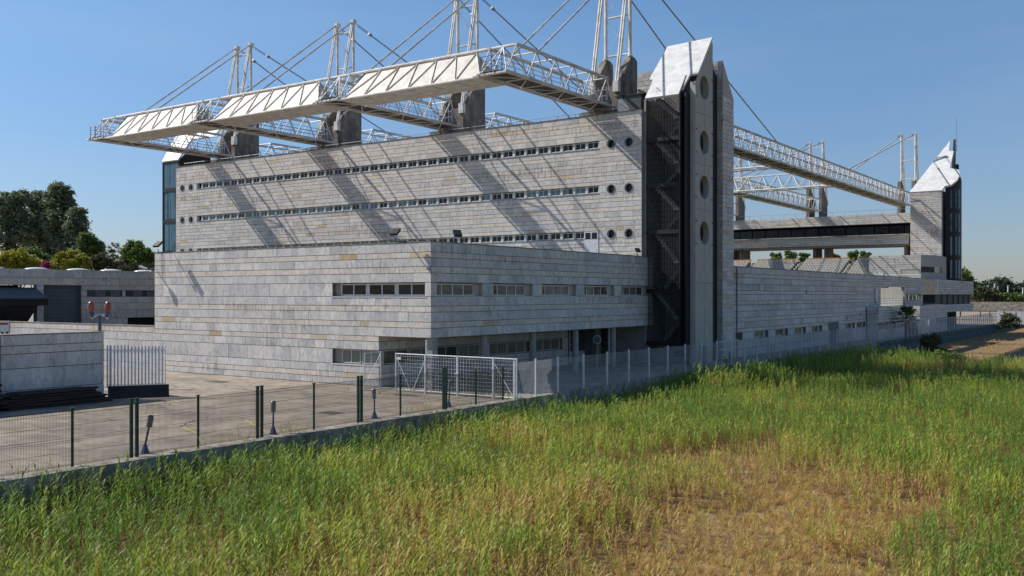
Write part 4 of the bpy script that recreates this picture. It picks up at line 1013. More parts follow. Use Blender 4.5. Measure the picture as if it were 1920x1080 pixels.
# stacked old timber against the wall
random.seed(5)
wp = thing('timber_stack', (-49.3, 27, 0), 'long stack of old dark planks lying along the foot of the shaded wall', 'timber')
for lay in range(6):
    for j in range(5):
        y0 = 24.6 + random.uniform(0, .6) + (0 if lay < 4 else .5); y1 = 30.9 - random.uniform(0, .7) - lay * .12; x = -50.0 + j * .27 + random.uniform(-.04, .04); z = .03 + lay * .14
        b = MB(); dz = random.uniform(-.02, .02); dx = random.uniform(-.05, .05)
        b.prism([(x, y0, z), (x + .23, y0, z), (x + .23, y0, z + .10), (x, y0, z + .10)], (dx, y1 - y0, dz)); b.build('plank', 'wood_dark', wp)
wp2 = thing('timber_heap', (-49, 22.5, 0), 'higher ragged heap of dark timber and sheeting at the left edge', 'timber')
for k in range(34):
    lay = k // 4; y0 = 18 + random.uniform(0, 1.5); y1 = 25.0 - random.uniform(0, 1.2); x = -49.9 + (k % 4) * .38 + random.uniform(-.1, .1); z = .03 + lay * .19
    b = MB(); b.prism([(x, y0, z), (x + .34, y0, z), (x + .34, y0, z + .15), (x, y0, z + .15)], (random.uniform(-.2, .2), y1 - y0, random.uniform(-.05, .05))); b.build('plank', 'wood_dark', wp2)
# notice board behind the wall, top left
nbd = thing('notice_board', (-56.5, 26, 0), 'white notice board with red band and pictograms above the yard wall, far left', 'sign')
bp = P3(6, 56); bx_, by_ = bp.x, bp.y
b = MB(); b.box(bx_ - .05, bx_, by_ - .6, by_ + .35, 3.55, 4.35); b.build('board', 'fence_white', nbd)
b = MB(); b.box(bx_ + .001, bx_ + .012, by_ - .5, by_ + .28, 4.15, 4.27); b.build('red_band', mat('red_print', (.45, .05, .04), .6), nbd)
b = MB(); 
for k in range(3): b.box(bx_ + .001, bx_ + .012, by_ - .4 + k * .28, by_ - .28 + k * .28, 3.62, 3.74)
b.build('pictogram', 'black_steel', nbd)
b = MB(); b.box(bx_ - .04, bx_ - .01, by_ + .35, by_ + .42, 0, 4.4); b.build('pole', 'grey_metal', nbd)
# rugby ball lamp
lp = P3(187, 61); lamp = thing('ball_lamp_post', (lp.x, lp.y, 0), 'blue lamp post with two upright brown rugby ball lamps on a curved arm', 'lamp post')
zz = lambda y: zat(y, 61)
tube('post', (lp.x, lp.y, 0), (lp.x, lp.y, zz(592)), .11, 'blue_paint', lamp)
arc = []
for i in range(9):
    u = -1 + i / 4; q = P3(187 + u * 15.5, 61); arc.append(Vector((q.x, q.y, zz(590.0 + 7 * u * u))))
b = MB()
for i in range(8): b.bar(arc[i], arc[i + 1], .07, 6)
b.build('arm', 'steel_white', lamp)
for px in (171, 202.5):
    q = P3(px, 61); sgn = -1 if px < 187 else 1; foot = P3(187 + sgn * 12.5, 61)
    b = MB(); b.bar((foot.x, foot.y, zz(595)), (q.x, q.y, zz(583.5)), .11, 8, .2); b.build('cup', 'blue_paint', lamp)
    b = MB(); prof = []
    for k in range(13):
        a = math.pi * k / 12; prof.append((max(.01, .225 * math.sin(a) ** .85), -.40 * math.cos(a)))
    ax = Vector((q.x - foot.x, q.y - foot.y, zz(583.5) - zz(595))).normalized() * .25 + Vector((0, 0, 1))
    b.lathe(prof, (q.x, q.y, zz(576.5)), 16, ax); b.build('ball_shade', 'ball', lamp, smooth=True)

# ================================================================ FENCES AND GATES
def wire_panel(L, H, step, r, hz, name, m, fold=()):
    b = MB(); n = int(L / step)
    for i in range(n + 1):
        x = L * i / n; b.add([(x - r, -r, 0), (x + r, -r, 0), (x, r, 0), (x - r, -r, H), (x + r, -r, H), (x, r, H)], [(0, 1, 4, 3), (1, 2, 5, 4), (2, 0, 3, 5)])
    for z in hz:
        b.add([(0, -r, z - r), (0, -r, z + r), (0, r, z), (L, -r, z - r), (L, -r, z + r), (L, r, z)], [(0, 1, 4, 3), (1, 2, 5, 4), (2, 0, 3, 5)])
    return b.mesh(name, m)
GX = -31.0
gy = [(15.3, 0), (18.1, 0), (20.45, 1), (23.2, 0), (26.2, 1), (29.2, 0), (32.05, 1), (34.85, 0), (38.25, 1), (40.9, 0), (43.4, 0)]
wp_g = wire_panel(2.8, 1.95, .05, .0056, [.04, .08, .5, .9, .98, 1.4, 1.8, 1.9], 'wire_panel', 'wire_green')
gname = ['left end of the picture', 'second from the left', 'left of the first tilted post', 'behind the first blue based post', 'third double post', 'left of the manhole', 'right of the manhole', 'near the third blue based post', 'before the gate', 'last green bay against the white gate']
gf = thing('green_fence', (GX, 30, 0), 'dark green wire mesh fence on posts along the kerb in front of the yard', 'fence')
for i, (yv, dbl) in enumerate(gy):
    hgt = 2.02 if i < 9 else 1.85
    for k in ((-.11, .11) if dbl else (0,)):
        if dbl: b = MB(); b.box(GX - .045, GX + .045, yv + k - .05, yv + k + .05, .0, hgt + .12)
        else: b = MB(); b.box(GX - .03, GX + .03, yv - .04, yv + .04, .0, hgt)
        b.build('post', 'green_paint', gf)
        b = MB(); b.box(GX - .06, GX + .06, yv + k - .065, yv + k + .065, hgt + (.12 if dbl else 0), hgt + (.15 if dbl else .03)); b.build('post_cap', 'green_paint', gf)
    if i < len(gy) - 1:
        y2 = gy[i + 1][0]; o = link('wire_panel', wp_g, gf, (GX - .0, yv, .05), R(90), ((y2 - yv) / 2.8, 1, 1 if i < 8 else .9))
b = MB(); b.box(GX - .05, GX + .05, 12.4, 12.5, 0, 2); b.build('post', 'green_paint', gf); link('wire_panel', wp_g, gf, (GX, 12.5, .05), R(90))
# small tilted indicator posts behind the fence
for i, ((x, yv), tl) in enumerate(zip(((-31.6, 21.3), (-31.45, 27.3), (-31.55, 33.6), (-31.5, 39.2)), (.22, .03, 0, .12))):
    t = thing('marker_post', (x, yv, 0), ['blue based marker post leaning right, nearest the left edge', 'upright blue based marker post beside the third double fence post', 'blue based marker post with rounded plate right of the manhole', 'blue based marker post in front of the white gate'][i], 'marker post', 'small marker posts along the green fence')
    b = MB(); b.lathe([(.17, 0), (.15, .05), (.06, .33), (.045, .36)], (x, yv, 0), 8); b.build('base_cone', 'blue_paint', t)
    h = Vector((.08 * tl, tl * .75, .95)); tube('stem', (x, yv, .3), (x + h.x, yv + h.y * .9, .95), .04, 'blue_paint' if i else 'dark_steel', t)
    c0 = Vector((x, yv, 0)) + h
    b = MB(); u = Vector((0, tl, 1)).normalized() * .46; v = Vector((0, 1, -tl)).normalized() * .12
    b.prism([c0 - v, c0 + v, c0 + v + u * .9, c0 + v * .6 + u, c0 - v * .6 + u, c0 - v + u * .9], (-.05, 0, 0)); b.build('plate', 'kerb' if i == 0 else 'grey_metal', t)
# white gate in front of the annex
GY = 43.9
gt = thing('mesh_gate', (-35, GY, 0), 'white framed wire mesh gate with dark woven strips in front of the annex corner', 'gate')
mesh_w = wire_panel(2.45, 2.0, .2, .008, [.1 + .2 * k for k in range(10)], 'mesh_panel', 'wire_white')
bays = [(-39.42, -37.1), (-37.05, -34.66), (-34.6, -32.05), (-32.0, -30.4)]
for i, (p, q) in enumerate(bays):
    for x in (p, q): tube('post', (x, GY, 0), (x, GY, 2.35), .05, 'fence_white', gt)
    for z in (.12, 2.3): tube('rail', (p, GY, z), (q, GY, z), .035, 'fence_white', gt)
    link('mesh_panel', mesh_w, gt, (p, GY, .15), 0, ((q - p) / 2.45, 1, 1.06))
    if i in (1, 2, 3):
        b = MB()
        for r_ in range(10):
            x = p + .1
            while x < q - .1:
                if random.random() < .8: b.box(x, x + .07, GY + .02, GY + .03, .2 + r_ * .2, .2 + r_ * .2 + random.choice((.13, .19)))
                x += .115
        b.build('woven_strips', 'dark_steel', gt, kind='stuff')
tube('brace', (-39.35, GY - .03, 2.1), (-38.2, GY - .03, .15), .03, 'fence_white', gt); tube('brace', (-38.0, GY - .03, .15), (-37.12, GY - .03, 1.9), .03, 'fence_white', gt)
tube('brace', (-31.9, GY - .03, 2.0), (-30.6, GY - .03, .15), .03, 'fence_white', gt); tube('tall_post', (-37.08, GY + .12, 0), (-37.08, GY + .12, 3.2), .06, 'fence_white', gt)
b = MB(); b.box(-34.75, -34.5, GY - .12, GY - .04, 1.25, 1.32); b.build('handle', 'fence_white', gt)
b = MB(); b.box(-39.25, -38.95, GY - .1, GY - .03, 1.95, 2.1); b.build('lock_box', 'fence_white', gt)
g2 = thing('open_gate_leaf', (-41.2, 43.6, 0), 'narrow white gate leaf standing open against the annex front corner', 'gate')
for p in ((-41.1, 42.9), (-41.33, 44.6)): tube('post', (*p, 0), (*p, 2.35), .04, 'fence_white', g2)
for z in (.1, 2.3): tube('rail', (-41.1, 42.9, z), (-41.33, 44.6, z), .03, 'fence_white', g2)
tube('brace', (-41.1, 42.9, .2), (-41.33, 44.6, 2.2), .025, 'fence_white', g2)
m2 = wire_panel(1.72, 2.1, .1, .006, [.2 * k + .1 for k in range(10)], 'mesh_panel', 'wire_white'); link('mesh_panel', m2, g2, (-41.33, 44.6, .12), R(-82.5))
# long white fence
wf = thing('white_fence', (-30.1, 90, 0), 'long white post and wire mesh fence running beside the reeds to the distance', 'fence')
wx = lambda y: -30.15 + (0 if y < 75 else 0) 
wpn = wire_panel(3.0, 1.95, .05, .0031, [.1, .36, .62, .88, 1.14, 1.4, 1.66, 1.92], 'wire_panel', 'wire_white')
ys = [43.75, 45.9] + [48.3 + 2.98 * i for i in range(22)]
for i, yv in enumerate(ys):
    b = MB(); b.box(-30.51, -30.41, yv - .045, yv + .045, .05, 2.22); b.build('post', 'fence_white', wf)
    if i < len(ys) - 1: link('wire_panel', wpn, wf, (-30.46, yv, .12), R(90), ((ys[i + 1] - yv) / 3.0, 1, 1.02))
for z in (.15, 1.45, 2.1): tube('rail', (-30.46, 72.6, z), (-30.46, 76.6, z), .03, 'fence_white', wf)
b = MB(); b.box(-30.6, -30.45, 74.9, 75.1, .6, 1.2); b.build('meter_box', 'kerb', wf)
yv = 111.5; k = 0
while yv < 131:
    tube('picket', (-30.46, yv, .05), (-30.46 + random.uniform(-.03, .03), yv - .25, 2.15), .045, 'fence_white', wf); yv += .75
for i in range(int((215 - 131) / 2.2)):
    yy = 131 + i * 2.2; b = MB(); b.box(-30.5, -30.42, yy - .05, yy + .05, 0, 2.3); b.build('post', 'fence_white', wf)
b = MB(); b.box(-30.47, -30.455, 131, 215, .1, .16); b.box(-30.47, -30.455, 131, 215, 2.2, 2.26)
yy = 131.0
while yy < 215: b.box(-30.465, -30.455, yy, yy + .05, .1, 2.2); yy += .3
b.build('mesh_panels', 'wire_white', wf, kind='stuff')
b = MB()
for i in range(10): b.box(-30.5 + i * 1.1, -29.48 + i * 1.1, 216.0 + (i % 2) * .1, 216.1 + (i % 2) * .1, 0, 2.6)
b.build('white_hoarding', 'fence_white', wf)
cs_ = thing('corrugated_sheet', (-31, 158, 0), 'white wavy sheet panels leaning inside the fence right of the palm', 'panel')
for j in range(3):
    b = MB(); n = 24; y0 = 148 + j * 4.6; 
    P = [(-31.2 + .12 * math.sin(i * 1.1), y0 + i * 4.4 / n) for i in range(n + 1)]
    for i in range(n): b.face([(P[i][0], P[i][1], .2), (P[i + 1][0], P[i + 1][1], .2), (P[i + 1][0] - .5, P[i + 1][1], 2.4), (P[i][0] - .5, P[i][1], 2.4)]); 
    b.build('wavy_panel', 'white_sheet', cs_)
# round sign in front of the porch
sn = thing('round_sign', (-37.2, 66.5, 0), 'round traffic sign on a slim pole between the annex columns, seen from the side', 'sign')
sp = P3(1120, 76); tube('pole', (sp.x, sp.y, 0), (sp.x, sp.y, 2.3), .035, 'grey_metal', sn)
b = MB(); b.lathe([(.33, -.015), (.33, .015)], (sp.x, sp.y - .05, 2.35), 20, (.75, -1, 0)); b.build('disc', 'fence_white', sn)
b = MB(); b.lathe([(.30, .016), (.30, .022)], (sp.x, sp.y - .05, 2.35), 20, (.75, -1, 0)); b.build('disc_face', 'dark_steel', sn)
# floodlights on the annex parapet
def flood(name, loc, ang, label, s=1.0):
    t = thing(name, loc, label, 'floodlight', 'floodlights on the annex parapet'); x, y, z = loc
    b = MB(); b.bar((x, y, z), (x, y, z + .25 * s), .035, 6); b.box(x - .08, x + .08, y - .08, y + .08, z, z + .04); b.build('bracket', 'dark_steel', t)
    u = Vector((math.cos(ang), math.sin(ang), 0)); v = Vector((-u.y * .8, u.x * .8, .6)).normalized(); c0 = Vector((x, y, z + .55 * s)); n = u.cross(v)
    b = MB(); q = [c0 + u * .26 * s * a + v * .3 * s * d for a, d in ((-1, -1), (1, -1), (1, 1), (-1, 1))]; b.prism(q, n * .16 * s); b.build('housing', 'black_steel', t)
    b = MB(); q = [c0 + u * .21 * s * a + v * .25 * s * d + n * (-.01) for a, d in ((-1, -1), (1, -1), (1, 1), (-1, 1))]; b.prism(q, n * .008); b.build('lens', 'glass', t)
    return t
def poleflood(P0, tip, label, s=1.0):
    """floodlight on a long arm reaching out from the wall head"""
    t = flood('floodlight', tip, .2, label, s); tube('arm', P0, tip, .035, 'dark_steel', t); return t
poleflood((-63.5, 45.15, 9.2), (-63.9, 44.2, 9.15), 'black floodlight on an arm at the left end of the annex parapet')
poleflood((-39.6, 45.15, 9.2), (-39.9, 44.4, 9.2), 'black floodlight on an arm near the front corner of the annex parapet')
flood('floodlight', (-37.95, 48.1, 9.23), .9, 'black floodlight standing on the side parapet just right of the corner')
flood('floodlight', (-37.95, 72.9, 9.23), .9, 'small black floodlight on the far right end of the annex parapet', .8)
cm = thing('wall_camera', (-65.2, 45, 7.9), 'grey camera cluster with hanging cables on the left edge of the annex wall', 'camera')
b = MB(); b.bar((-65.75, 45.1, 8.0), (-65.5, 44.5, 7.85), .05, 6); b.build('arm', 'grey_metal', cm)
b = MB(); b.lathe([(.05, 0), (.17, .08), (.2, .3), (.12, .42)], (-65.3, 44.6, 7.35), 10); b.build('dome_camera', 'grey_metal', cm, smooth=True)
b = MB(); b.bar((-66.3, 44.2, 8.1), (-65.6, 44.4, 7.9), .11, 8); b.build('bullet_camera', 'grey_metal', cm)
for dx in (0, .18):
    b = MB(); b.bar((-64.9 + dx, 45.17, 9.15), (-64.9 + dx, 45.17, 7.4), .012, 4); b.build('cable', 'black_steel', cm)
cm2 = thing('corner_camera', (-37.7, 45.1, 7.5), 'small hook shaped camera bracket on the front corner of the annex', 'camera')
b = MB(); b.box(-37.95, -37.66, 45.0, 45.18, 7.42, 7.62); b.bar((-37.66, 45.1, 7.45), (-37.3, 45.1, 7.1), .025, 5); b.bar((-37.3, 45.1, 7.1), (-37.05, 45.1, 7.15), .025, 5); b.bar((-37.05, 45.1, 7.15), (-37.05, 45.1, 7.35), .04, 5); b.build('bracket', 'grey_metal', cm2)
# yard details
b = MB()
for yv in (12, 18, 24, 30, 36, 42, 48, 54, 60, 66, 72): b.face([(-64 if yv < 44 else -37, yv, .004), (-31.2, yv, .004), (-31.2, yv + .035, .004), (-64 if yv < 44 else -37, yv + .035, .004)])
for xv in (-36.5, -42, -47.5, -53, -58.5): b.face([(xv, 10, .008), (xv + .035, 10, .008), (xv + .035, 43.6, .008), (xv, 43.6, .008)])
b.build('yard_joints', 'joint', None, kind='structure')
b = MB(); rc = random.Random(4)
for k in range(14):
    p = Vector((rc.uniform(-56, -33), rc.uniform(18, 43), .012)); a = rc.uniform(0, 6.28)
    for j in range(rc.randint(5, 12)):
        q = p + Vector((math.cos(a), math.sin(a), 0)) * rc.uniform(.3, .8); n_ = Vector((-math.sin(a), math.cos(a), 0)) * rc.uniform(.008, .022); b.face([p - n_, q - n_, q + n_, p + n_]); p = q; a += rc.gauss(0, .5)
b.build('yard_cracks', 'rubber', None, kind='structure')
def patch(name, x, y, sx, sy, z, m, label, cat):
    b = MB(); b.box(x - sx, x + sx, y - sy, y + sy, .004, z); single(name, b, m, label, cat, (x, y, 0))
M['iron'] = mat('cast_iron', (.08, .065, .05), .8, scale=8)
patch('manhole_cover', -34.8, 33.9, .55, .45, .014, 'iron', 'dark square manhole cover in the yard behind the green fence', 'manhole cover')
patch('manhole_cover', -53.5, 41.7, .8, .4, .014, 'iron', 'long dark drain cover near the annex front wall', 'manhole cover')
patch('manhole_cover', -37.2, 42.4, .9, .18, .014, 'iron', 'narrow drain grating in front of the white gate', 'manhole cover')
for (p, q) in (((-36.3, 26.4), (-34.2, 25.6)), ((-36.2, 29.7), (-32.4, 27.7))):
    b = MB(); p = Vector((*p, 0)); q = Vector((*q, 0)); n_ = Vector((-(q - p).y, (q - p).x, 0)).normalized() * .05
    b.face([p - n_ + Vector((0, 0, .008)), q - n_ + Vector((0, 0, .008)), q + n_ + Vector((0, 0, .008)), p + n_ + Vector((0, 0, .008))]); o = b.build('yellow_line', 'yellow', None); o['kind'] = 'structure'

# ================================================================ TREES
def leafcloud(b, blobs, n, size, rng, flat=.75, shell=.55):
    """blobs: (centre, radius, zscale). Clumps of leaf sized faces through the volume"""
    tot = sum(r * r for _, r, _ in blobs)
    for c, r, zs in blobs:
        c = Vector(c); k = max(8, int(n * r * r / tot)); nclump = max(5, k // 26)
        for j in range(nclump):
            d = Vector((rng.gauss(0, 1), rng.gauss(0, 1), rng.gauss(0, 1))).normalized(); rr = r * (shell + (1 - shell) * rng.random() ** .6) * rng.uniform(.8, 1.08)
            cc = c + Vector((d.x * rr, d.y * rr, d.z * rr * zs)); cr = r * rng.uniform(.12, .26); tone = rng.random()
            for i in range(26):
                q = cc + Vector((rng.gauss(0, 1), rng.gauss(0, 1), rng.gauss(0, .75))) * cr
                u = Vector((rng.gauss(0, 1), rng.gauss(0, 1), rng.gauss(0, .6))).normalized() * size * rng.uniform(.6, 1.3)
                v = u.cross(Vector((rng.gauss(0, 1), rng.gauss(0, 1), rng.gauss(0, 1)))).normalized() * size * .45
                b.face([q - u, q + v, q + u, q - v], None, min(.999, max(.001, tone * .6 + rng.random() * .4)))
def tree(name, px, dep, blobs_px, lm, n, size, label, cat='tree', group=None, ground=-1.0, zs=1.0, trunk=True, seed=1, lean=0):
    rng = random.Random(seed); base = P3(px, dep, ground); th = thing(name, base, label, cat, group)
    bl = []
    for (x, y, r) in blobs_px:
        rm = r / FPX * dep; dd = dep + rng.uniform(-.6, .6) * rm; q = P3(x, dd, zat(y, dep)); bl.append((q, rm, zs))
    b = MB(); leafcloud(b, bl, n, size, rng); b.build('crown', lm, th)
    if trunk:
        b = MB(); top = sum((c for c, r, _ in bl), Vector()) / len(bl); h = top.z - ground; r0 = max(.12, h * .022)
        mid = base.lerp(top, .45) + Vector((rng.uniform(-.3, .3), 0, 0)); mid.z = ground + h * .45
        b.bar(base, mid, r0, 7, r0 * .75); b.bar(mid, (top.x, top.y, ground + h * .85), r0 * .75, 7, r0 * .4)
        for c, r, _ in bl: b.bar(mid.lerp(Vector((top.x, top.y, ground + h * .85)), rng.uniform(0, .7)), c, r0 * .4, 5, r0 * .12)
        b.build('trunk', 'bark', th)
    return th
LM = {}
LM['euc'] = leaf_mat('eucalyptus_leaves', (.07, .105, .06), (.27, .31, .18), trans=.35)
LM['dark'] = leaf_mat('dark_leaves', (.05, .085, .03), (.18, .24, .07), trans=.35)
LM['green'] = leaf_mat('green_leaves', (.06, .11, .03), (.24, .30, .07), trans=.3)
LM['yellow'] = leaf_mat('yellow_leaves', (.08, .12, .015), (.52, .46, .05), trans=.3)
LM['olive'] = leaf_mat('olive_leaves', (.05, .06, .025), (.16, .15, .07), trans=.2)
LM['magenta'] = leaf_mat('magenta_bracts', (.20, .01, .07), (.45, .03, .16), trans=.3)
LM['far'] = leaf_mat('distant_leaves', (.02, .038, .022), (.05, .075, .035), trans=.1)
tree('eucalyptus_tree', 35, 166, [(15, 382, 20), (38, 372, 17), (28, 405, 24), (8, 440, 20), (42, 440, 20), (10, 405, 16), (20, 470, 16)], LM['euc'], 9000, .34, 'tall eucalyptus at the far left with open airy crown', 'tree', 'eucalyptus trees', seed=1)
tree('eucalyptus_tree', 75, 172, [(66, 374, 18), (75, 400, 22), (60, 425, 20), (82, 440, 22), (62, 465, 22), (95, 465, 20)], LM['euc'], 9500, .34, 'dense eucalyptus second from the left, behind the yellow bushes', 'tree', 'eucalyptus trees', seed=2)
tree('eucalyptus_tree', 110, 168, [(106, 358, 16), (124, 360, 13), (95, 372, 14), (112, 385, 24), (130, 385, 14), (105, 420, 26), (122, 450, 24), (100, 470, 20)], LM['euc'], 11500, .34, 'tallest eucalyptus of the group with a rounded top', 'tree', 'eucalyptus trees', seed=3)
tree('eucalyptus_tree', 148, 164, [(146, 402, 15), (152, 420, 13), (138, 430, 18), (148, 448, 16), (160, 440, 10), (135, 468, 20)], LM['euc'], 7000, .32, 'slender eucalyptus on the right of the group', 'tree', 'eucalyptus trees', seed=4)
tree('round_tree', 166, 151, [(162, 452, 15), (172, 465, 15), (155, 475, 14), (186, 462, 9), (188, 475, 8)], LM['dark'], 7000, .26, 'dark round topped tree right of the eucalyptus group', seed=5)
tree('dark_shrub', 68, 130, [(62, 480, 16), (80, 488, 14), (45, 488, 12), (95, 492, 10)], LM['dark'], 4500, .22, 'dark rounded shrub between the two yellow bushes', 'shrub', seed=6)
tree('yellow_bush', 30, 121, [(14, 484, 15), (34, 482, 16), (52, 488, 14), (66, 496, 12), (20, 498, 16), (46, 500, 16), (-6, 492, 14)], LM['yellow'], 9000, .17, 'bright yellow green bush above the garage roof, far left', 'bush', 'yellow bushes', seed=7)
tree('yellow_bush', 132, 121, [(118, 484, 13), (138, 482, 14), (154, 488, 12), (110, 496, 13), (132, 498, 16), (158, 500, 12), (100, 500, 8)], LM['yellow'], 9000, .17, 'bright yellow green bush right of the magenta blossom', 'bush', 'yellow bushes', seed=8)
tree('blossom_bush', 87, 118, [(84, 496, 7), (90, 500, 6)], LM['magenta'], 900, .12, 'small magenta flowering bush between the yellow bushes', 'bush', trunk=False, seed=9)
tree('scrub_bush', 190, 124, [(176, 492, 12), (192, 490, 12), (206, 496, 12), (222, 500, 12), (183, 502, 10)], LM['olive'], 5000, .18, 'dull olive scrub behind the garage roof', 'bush', seed=10)
tree('bare_tree', 206, 141, [(200, 470, 10), (214, 466, 11), (208, 478, 12), (222, 476, 8)], LM['olive'], 900, .15, 'thin nearly bare tree with fine twigs behind the garage', 'tree', seed=11)
tree('leafy_tree', 256, 134, [(246, 462, 11), (260, 464, 11), (240, 476, 12), (256, 480, 15), (274, 474, 10), (284, 482, 10), (268, 494, 14), (236, 494, 14), (290, 496, 10)], LM['green'], 11000, .2, 'full green tree just left of the annex', 'tree', seed=12)
tree('scrub_bush', 250, 118, [(232, 504, 8), (250, 502, 9), (268, 504, 9), (286, 503, 9)], LM['olive'], 3500, .14, 'low scrub along the garage roof right of the domes', 'bush', trunk=False, seed=13)
tree('round_tree', 1800, 262, [(1793, 522, 12), (1804, 516, 13), (1812, 524, 12), (1820, 536, 10), (1800, 535, 14)], LM['green'], 5000, .45, 'green tree rising behind the corner block', 'tree', seed=14)
for i, (a, yb, r) in enumerate(((1838, 548, 13), (1856, 552, 14), (1876, 556, 12), (1896, 558, 12), (1915, 558, 12))):
    tree('bank_tree', a, 255 + i * 3, [(a - 6, yb + 2, r * .8), (a + 6, yb, r * .8), (a, yb + 10, r)], LM['olive'] if i < 2 else LM['green'], 2600, .42, 'bushy tree on the bank above the footbridge, ' + ['nearest the corner block', 'second from the corner block', 'in the middle of the row', 'second from the right edge', 'at the right edge'][i], 'tree', 'trees above the footbridge', ground=-2, seed=20 + i)
for i, (a, yb, r) in enumerate(((1455, 476, 5), (1482, 474, 5.5), (1508, 476, 4.5), (1565, 478, 4.5), (1600, 474, 5.5), (1622, 475, 5))):
    tree('park_tree', a, 290, [(a - 4, yb + 2, r), (a + 5, yb + 3, r), (a, yb + 12, r * 1.6)], LM['green'], 1500, .5, 'distant tree seen through the gap under the far stand, ' + ['leftmost', 'second from left', 'third from left', 'right of the pier', 'fifth from left', 'rightmost'][i], 'tree', 'trees seen under the far stand', seed=40 + i)
# far wooded ridge: reads as one mass
rng = random.Random(3); b = MB()
for i in range(420):
    px = rng.uniform(1780, 2500) if i > 30 else rng.uniform(-300, 300); dep = rng.uniform(560, 700)
    top = 532 + 8 * math.sin(px * .035) ** 2 + 4 * math.sin(px * .11) + rng.uniform(-2, 3)
    if px < 400: top = 548
    q = P3(px, dep, zat(top + 5, dep)); leafcloud(b, [(q, rng.uniform(4, 7), .8), (q - Vector((0, 0, 7)), 8, .8)], 110, 1.3, rng)
b.build('far_wood', LM['far'], None, kind='stuff')
b = MB(); pts = []
for i in range(61):
    px = -3000 + i * 130; q = P3(px, 760, 0); pts.append((q.x, q.y))
for i in range(60):
    (x0, y0), (x1, y1) = pts[i], pts[i + 1]; h0 = 4 + 6 * math.sin(i * .7) ** 2; h1 = 4 + 6 * math.sin((i + 1) * .7) ** 2
    b.face([(x0, y0, -3), (x1, y1, -3), (x1 * 1.02, y1 * 1.02, h1), (x0 * 1.02, y0 * 1.02, h0)]); b.face([(x0 * 1.02, y0 * 1.02, h0), (x1 * 1.02, y1 * 1.02, h1), (x1 * 1.4, y1 * 1.4, -3), (x0 * 1.4, y0 * 1.4, -3)])
b.build('hills', LM['far'], None, kind='structure')
for i, (px, t_) in enumerate(((1852, 536), (1858, 541), (1865, 532), (1871, 537), (1890, 536), (1918, 540))):
    q = P3(px, 420); t = thing('light_pole', (q.x, q.y, -2), 'thin white pole among the trees above the footbridge, ' + ['leftmost', 'second from left', 'third and tallest', 'fourth from left', 'standing apart on the right', 'at the right edge'][i], 'pole', 'white poles behind the trees')
    b = MB(); b.bar((q.x, q.y, -2), (q.x, q.y, zat(t_, 420)), .28, 6); b.build('pole', 'fence_white', t)
    b = MB(); b.box(q.x - .6, q.x + .6, q.y - .2, q.y + .2, zat(t_, 420), zat(t_, 420) + .3); b.build('lamp_head', 'grey_metal', t)
# fan palm by the fence
pb_ = P3(1700, 131, 0); palm = thing('fan_palm', (pb_.x, pb_.y, -.3), 'dark fan palm standing just inside the white fence', 'palm tree')
b = MB(); rng = random.Random(8); hc = zat(598, 131)
b.bar((pb_.x, pb_.y, -.3), (pb_.x, pb_.y, hc - .3), .32, 9, .26); b.build('trunk', 'bark', palm)
b = MB()
for k in range(46):
    az = rng.uniform(0, 2 * math.pi); el = rng.uniform(-.5, 1.35); L_ = rng.uniform(1.0, 1.5)
    d = Vector((math.cos(az) * math.cos(el), math.sin(az) * math.cos(el), math.sin(el))); c0 = Vector((pb_.x, pb_.y, hc)); e = c0 + d * L_
    b.bar(c0, e, .02, 3); sd = d.cross(Vector((0, 0, 1))).normalized(); up = sd.cross(d)
    for j in range(13):
        a = -1.35 + 2.7 * j / 12; v = (d * math.cos(a) + sd * math.sin(a)).normalized(); tip = e + v * rng.uniform(.65, .85) - Vector((0, 0, .12)); m_ = e + v * .4; s_ = v.cross(up).normalized() * .045
        b.face([e, m_ + s_, tip, m_ - s_], None, rng.uniform(.05, .6))
b.build('fronds', LM['dark'], palm)
tree('canal_bush', 1746, 126, [(1738, 642, 13), (1752, 638, 13), (1745, 655, 15), (1765, 660, 10)], LM['olive'], 5000, .13, 'brownish bush hanging over the canal wall right of the palm', 'bush', trunk=False, ground=-2, seed=60)
tree('canal_bush', 1758, 112, [(1735, 668, 10), (1760, 668, 12), (1785, 672, 12), (1805, 674, 9), (1720, 672, 8)], LM['green'], 5000, .13, 'low green bush at the foot of the canal wall', 'bush', trunk=False, ground=-2, seed=61)
tree('canal_bush', 1893, 190, [(1888, 598, 12), (1900, 604, 12), (1880, 608, 9)], LM['olive'], 3000, .2, 'grey green bush under the footbridge', 'bush', trunk=False, ground=-2, seed=62)

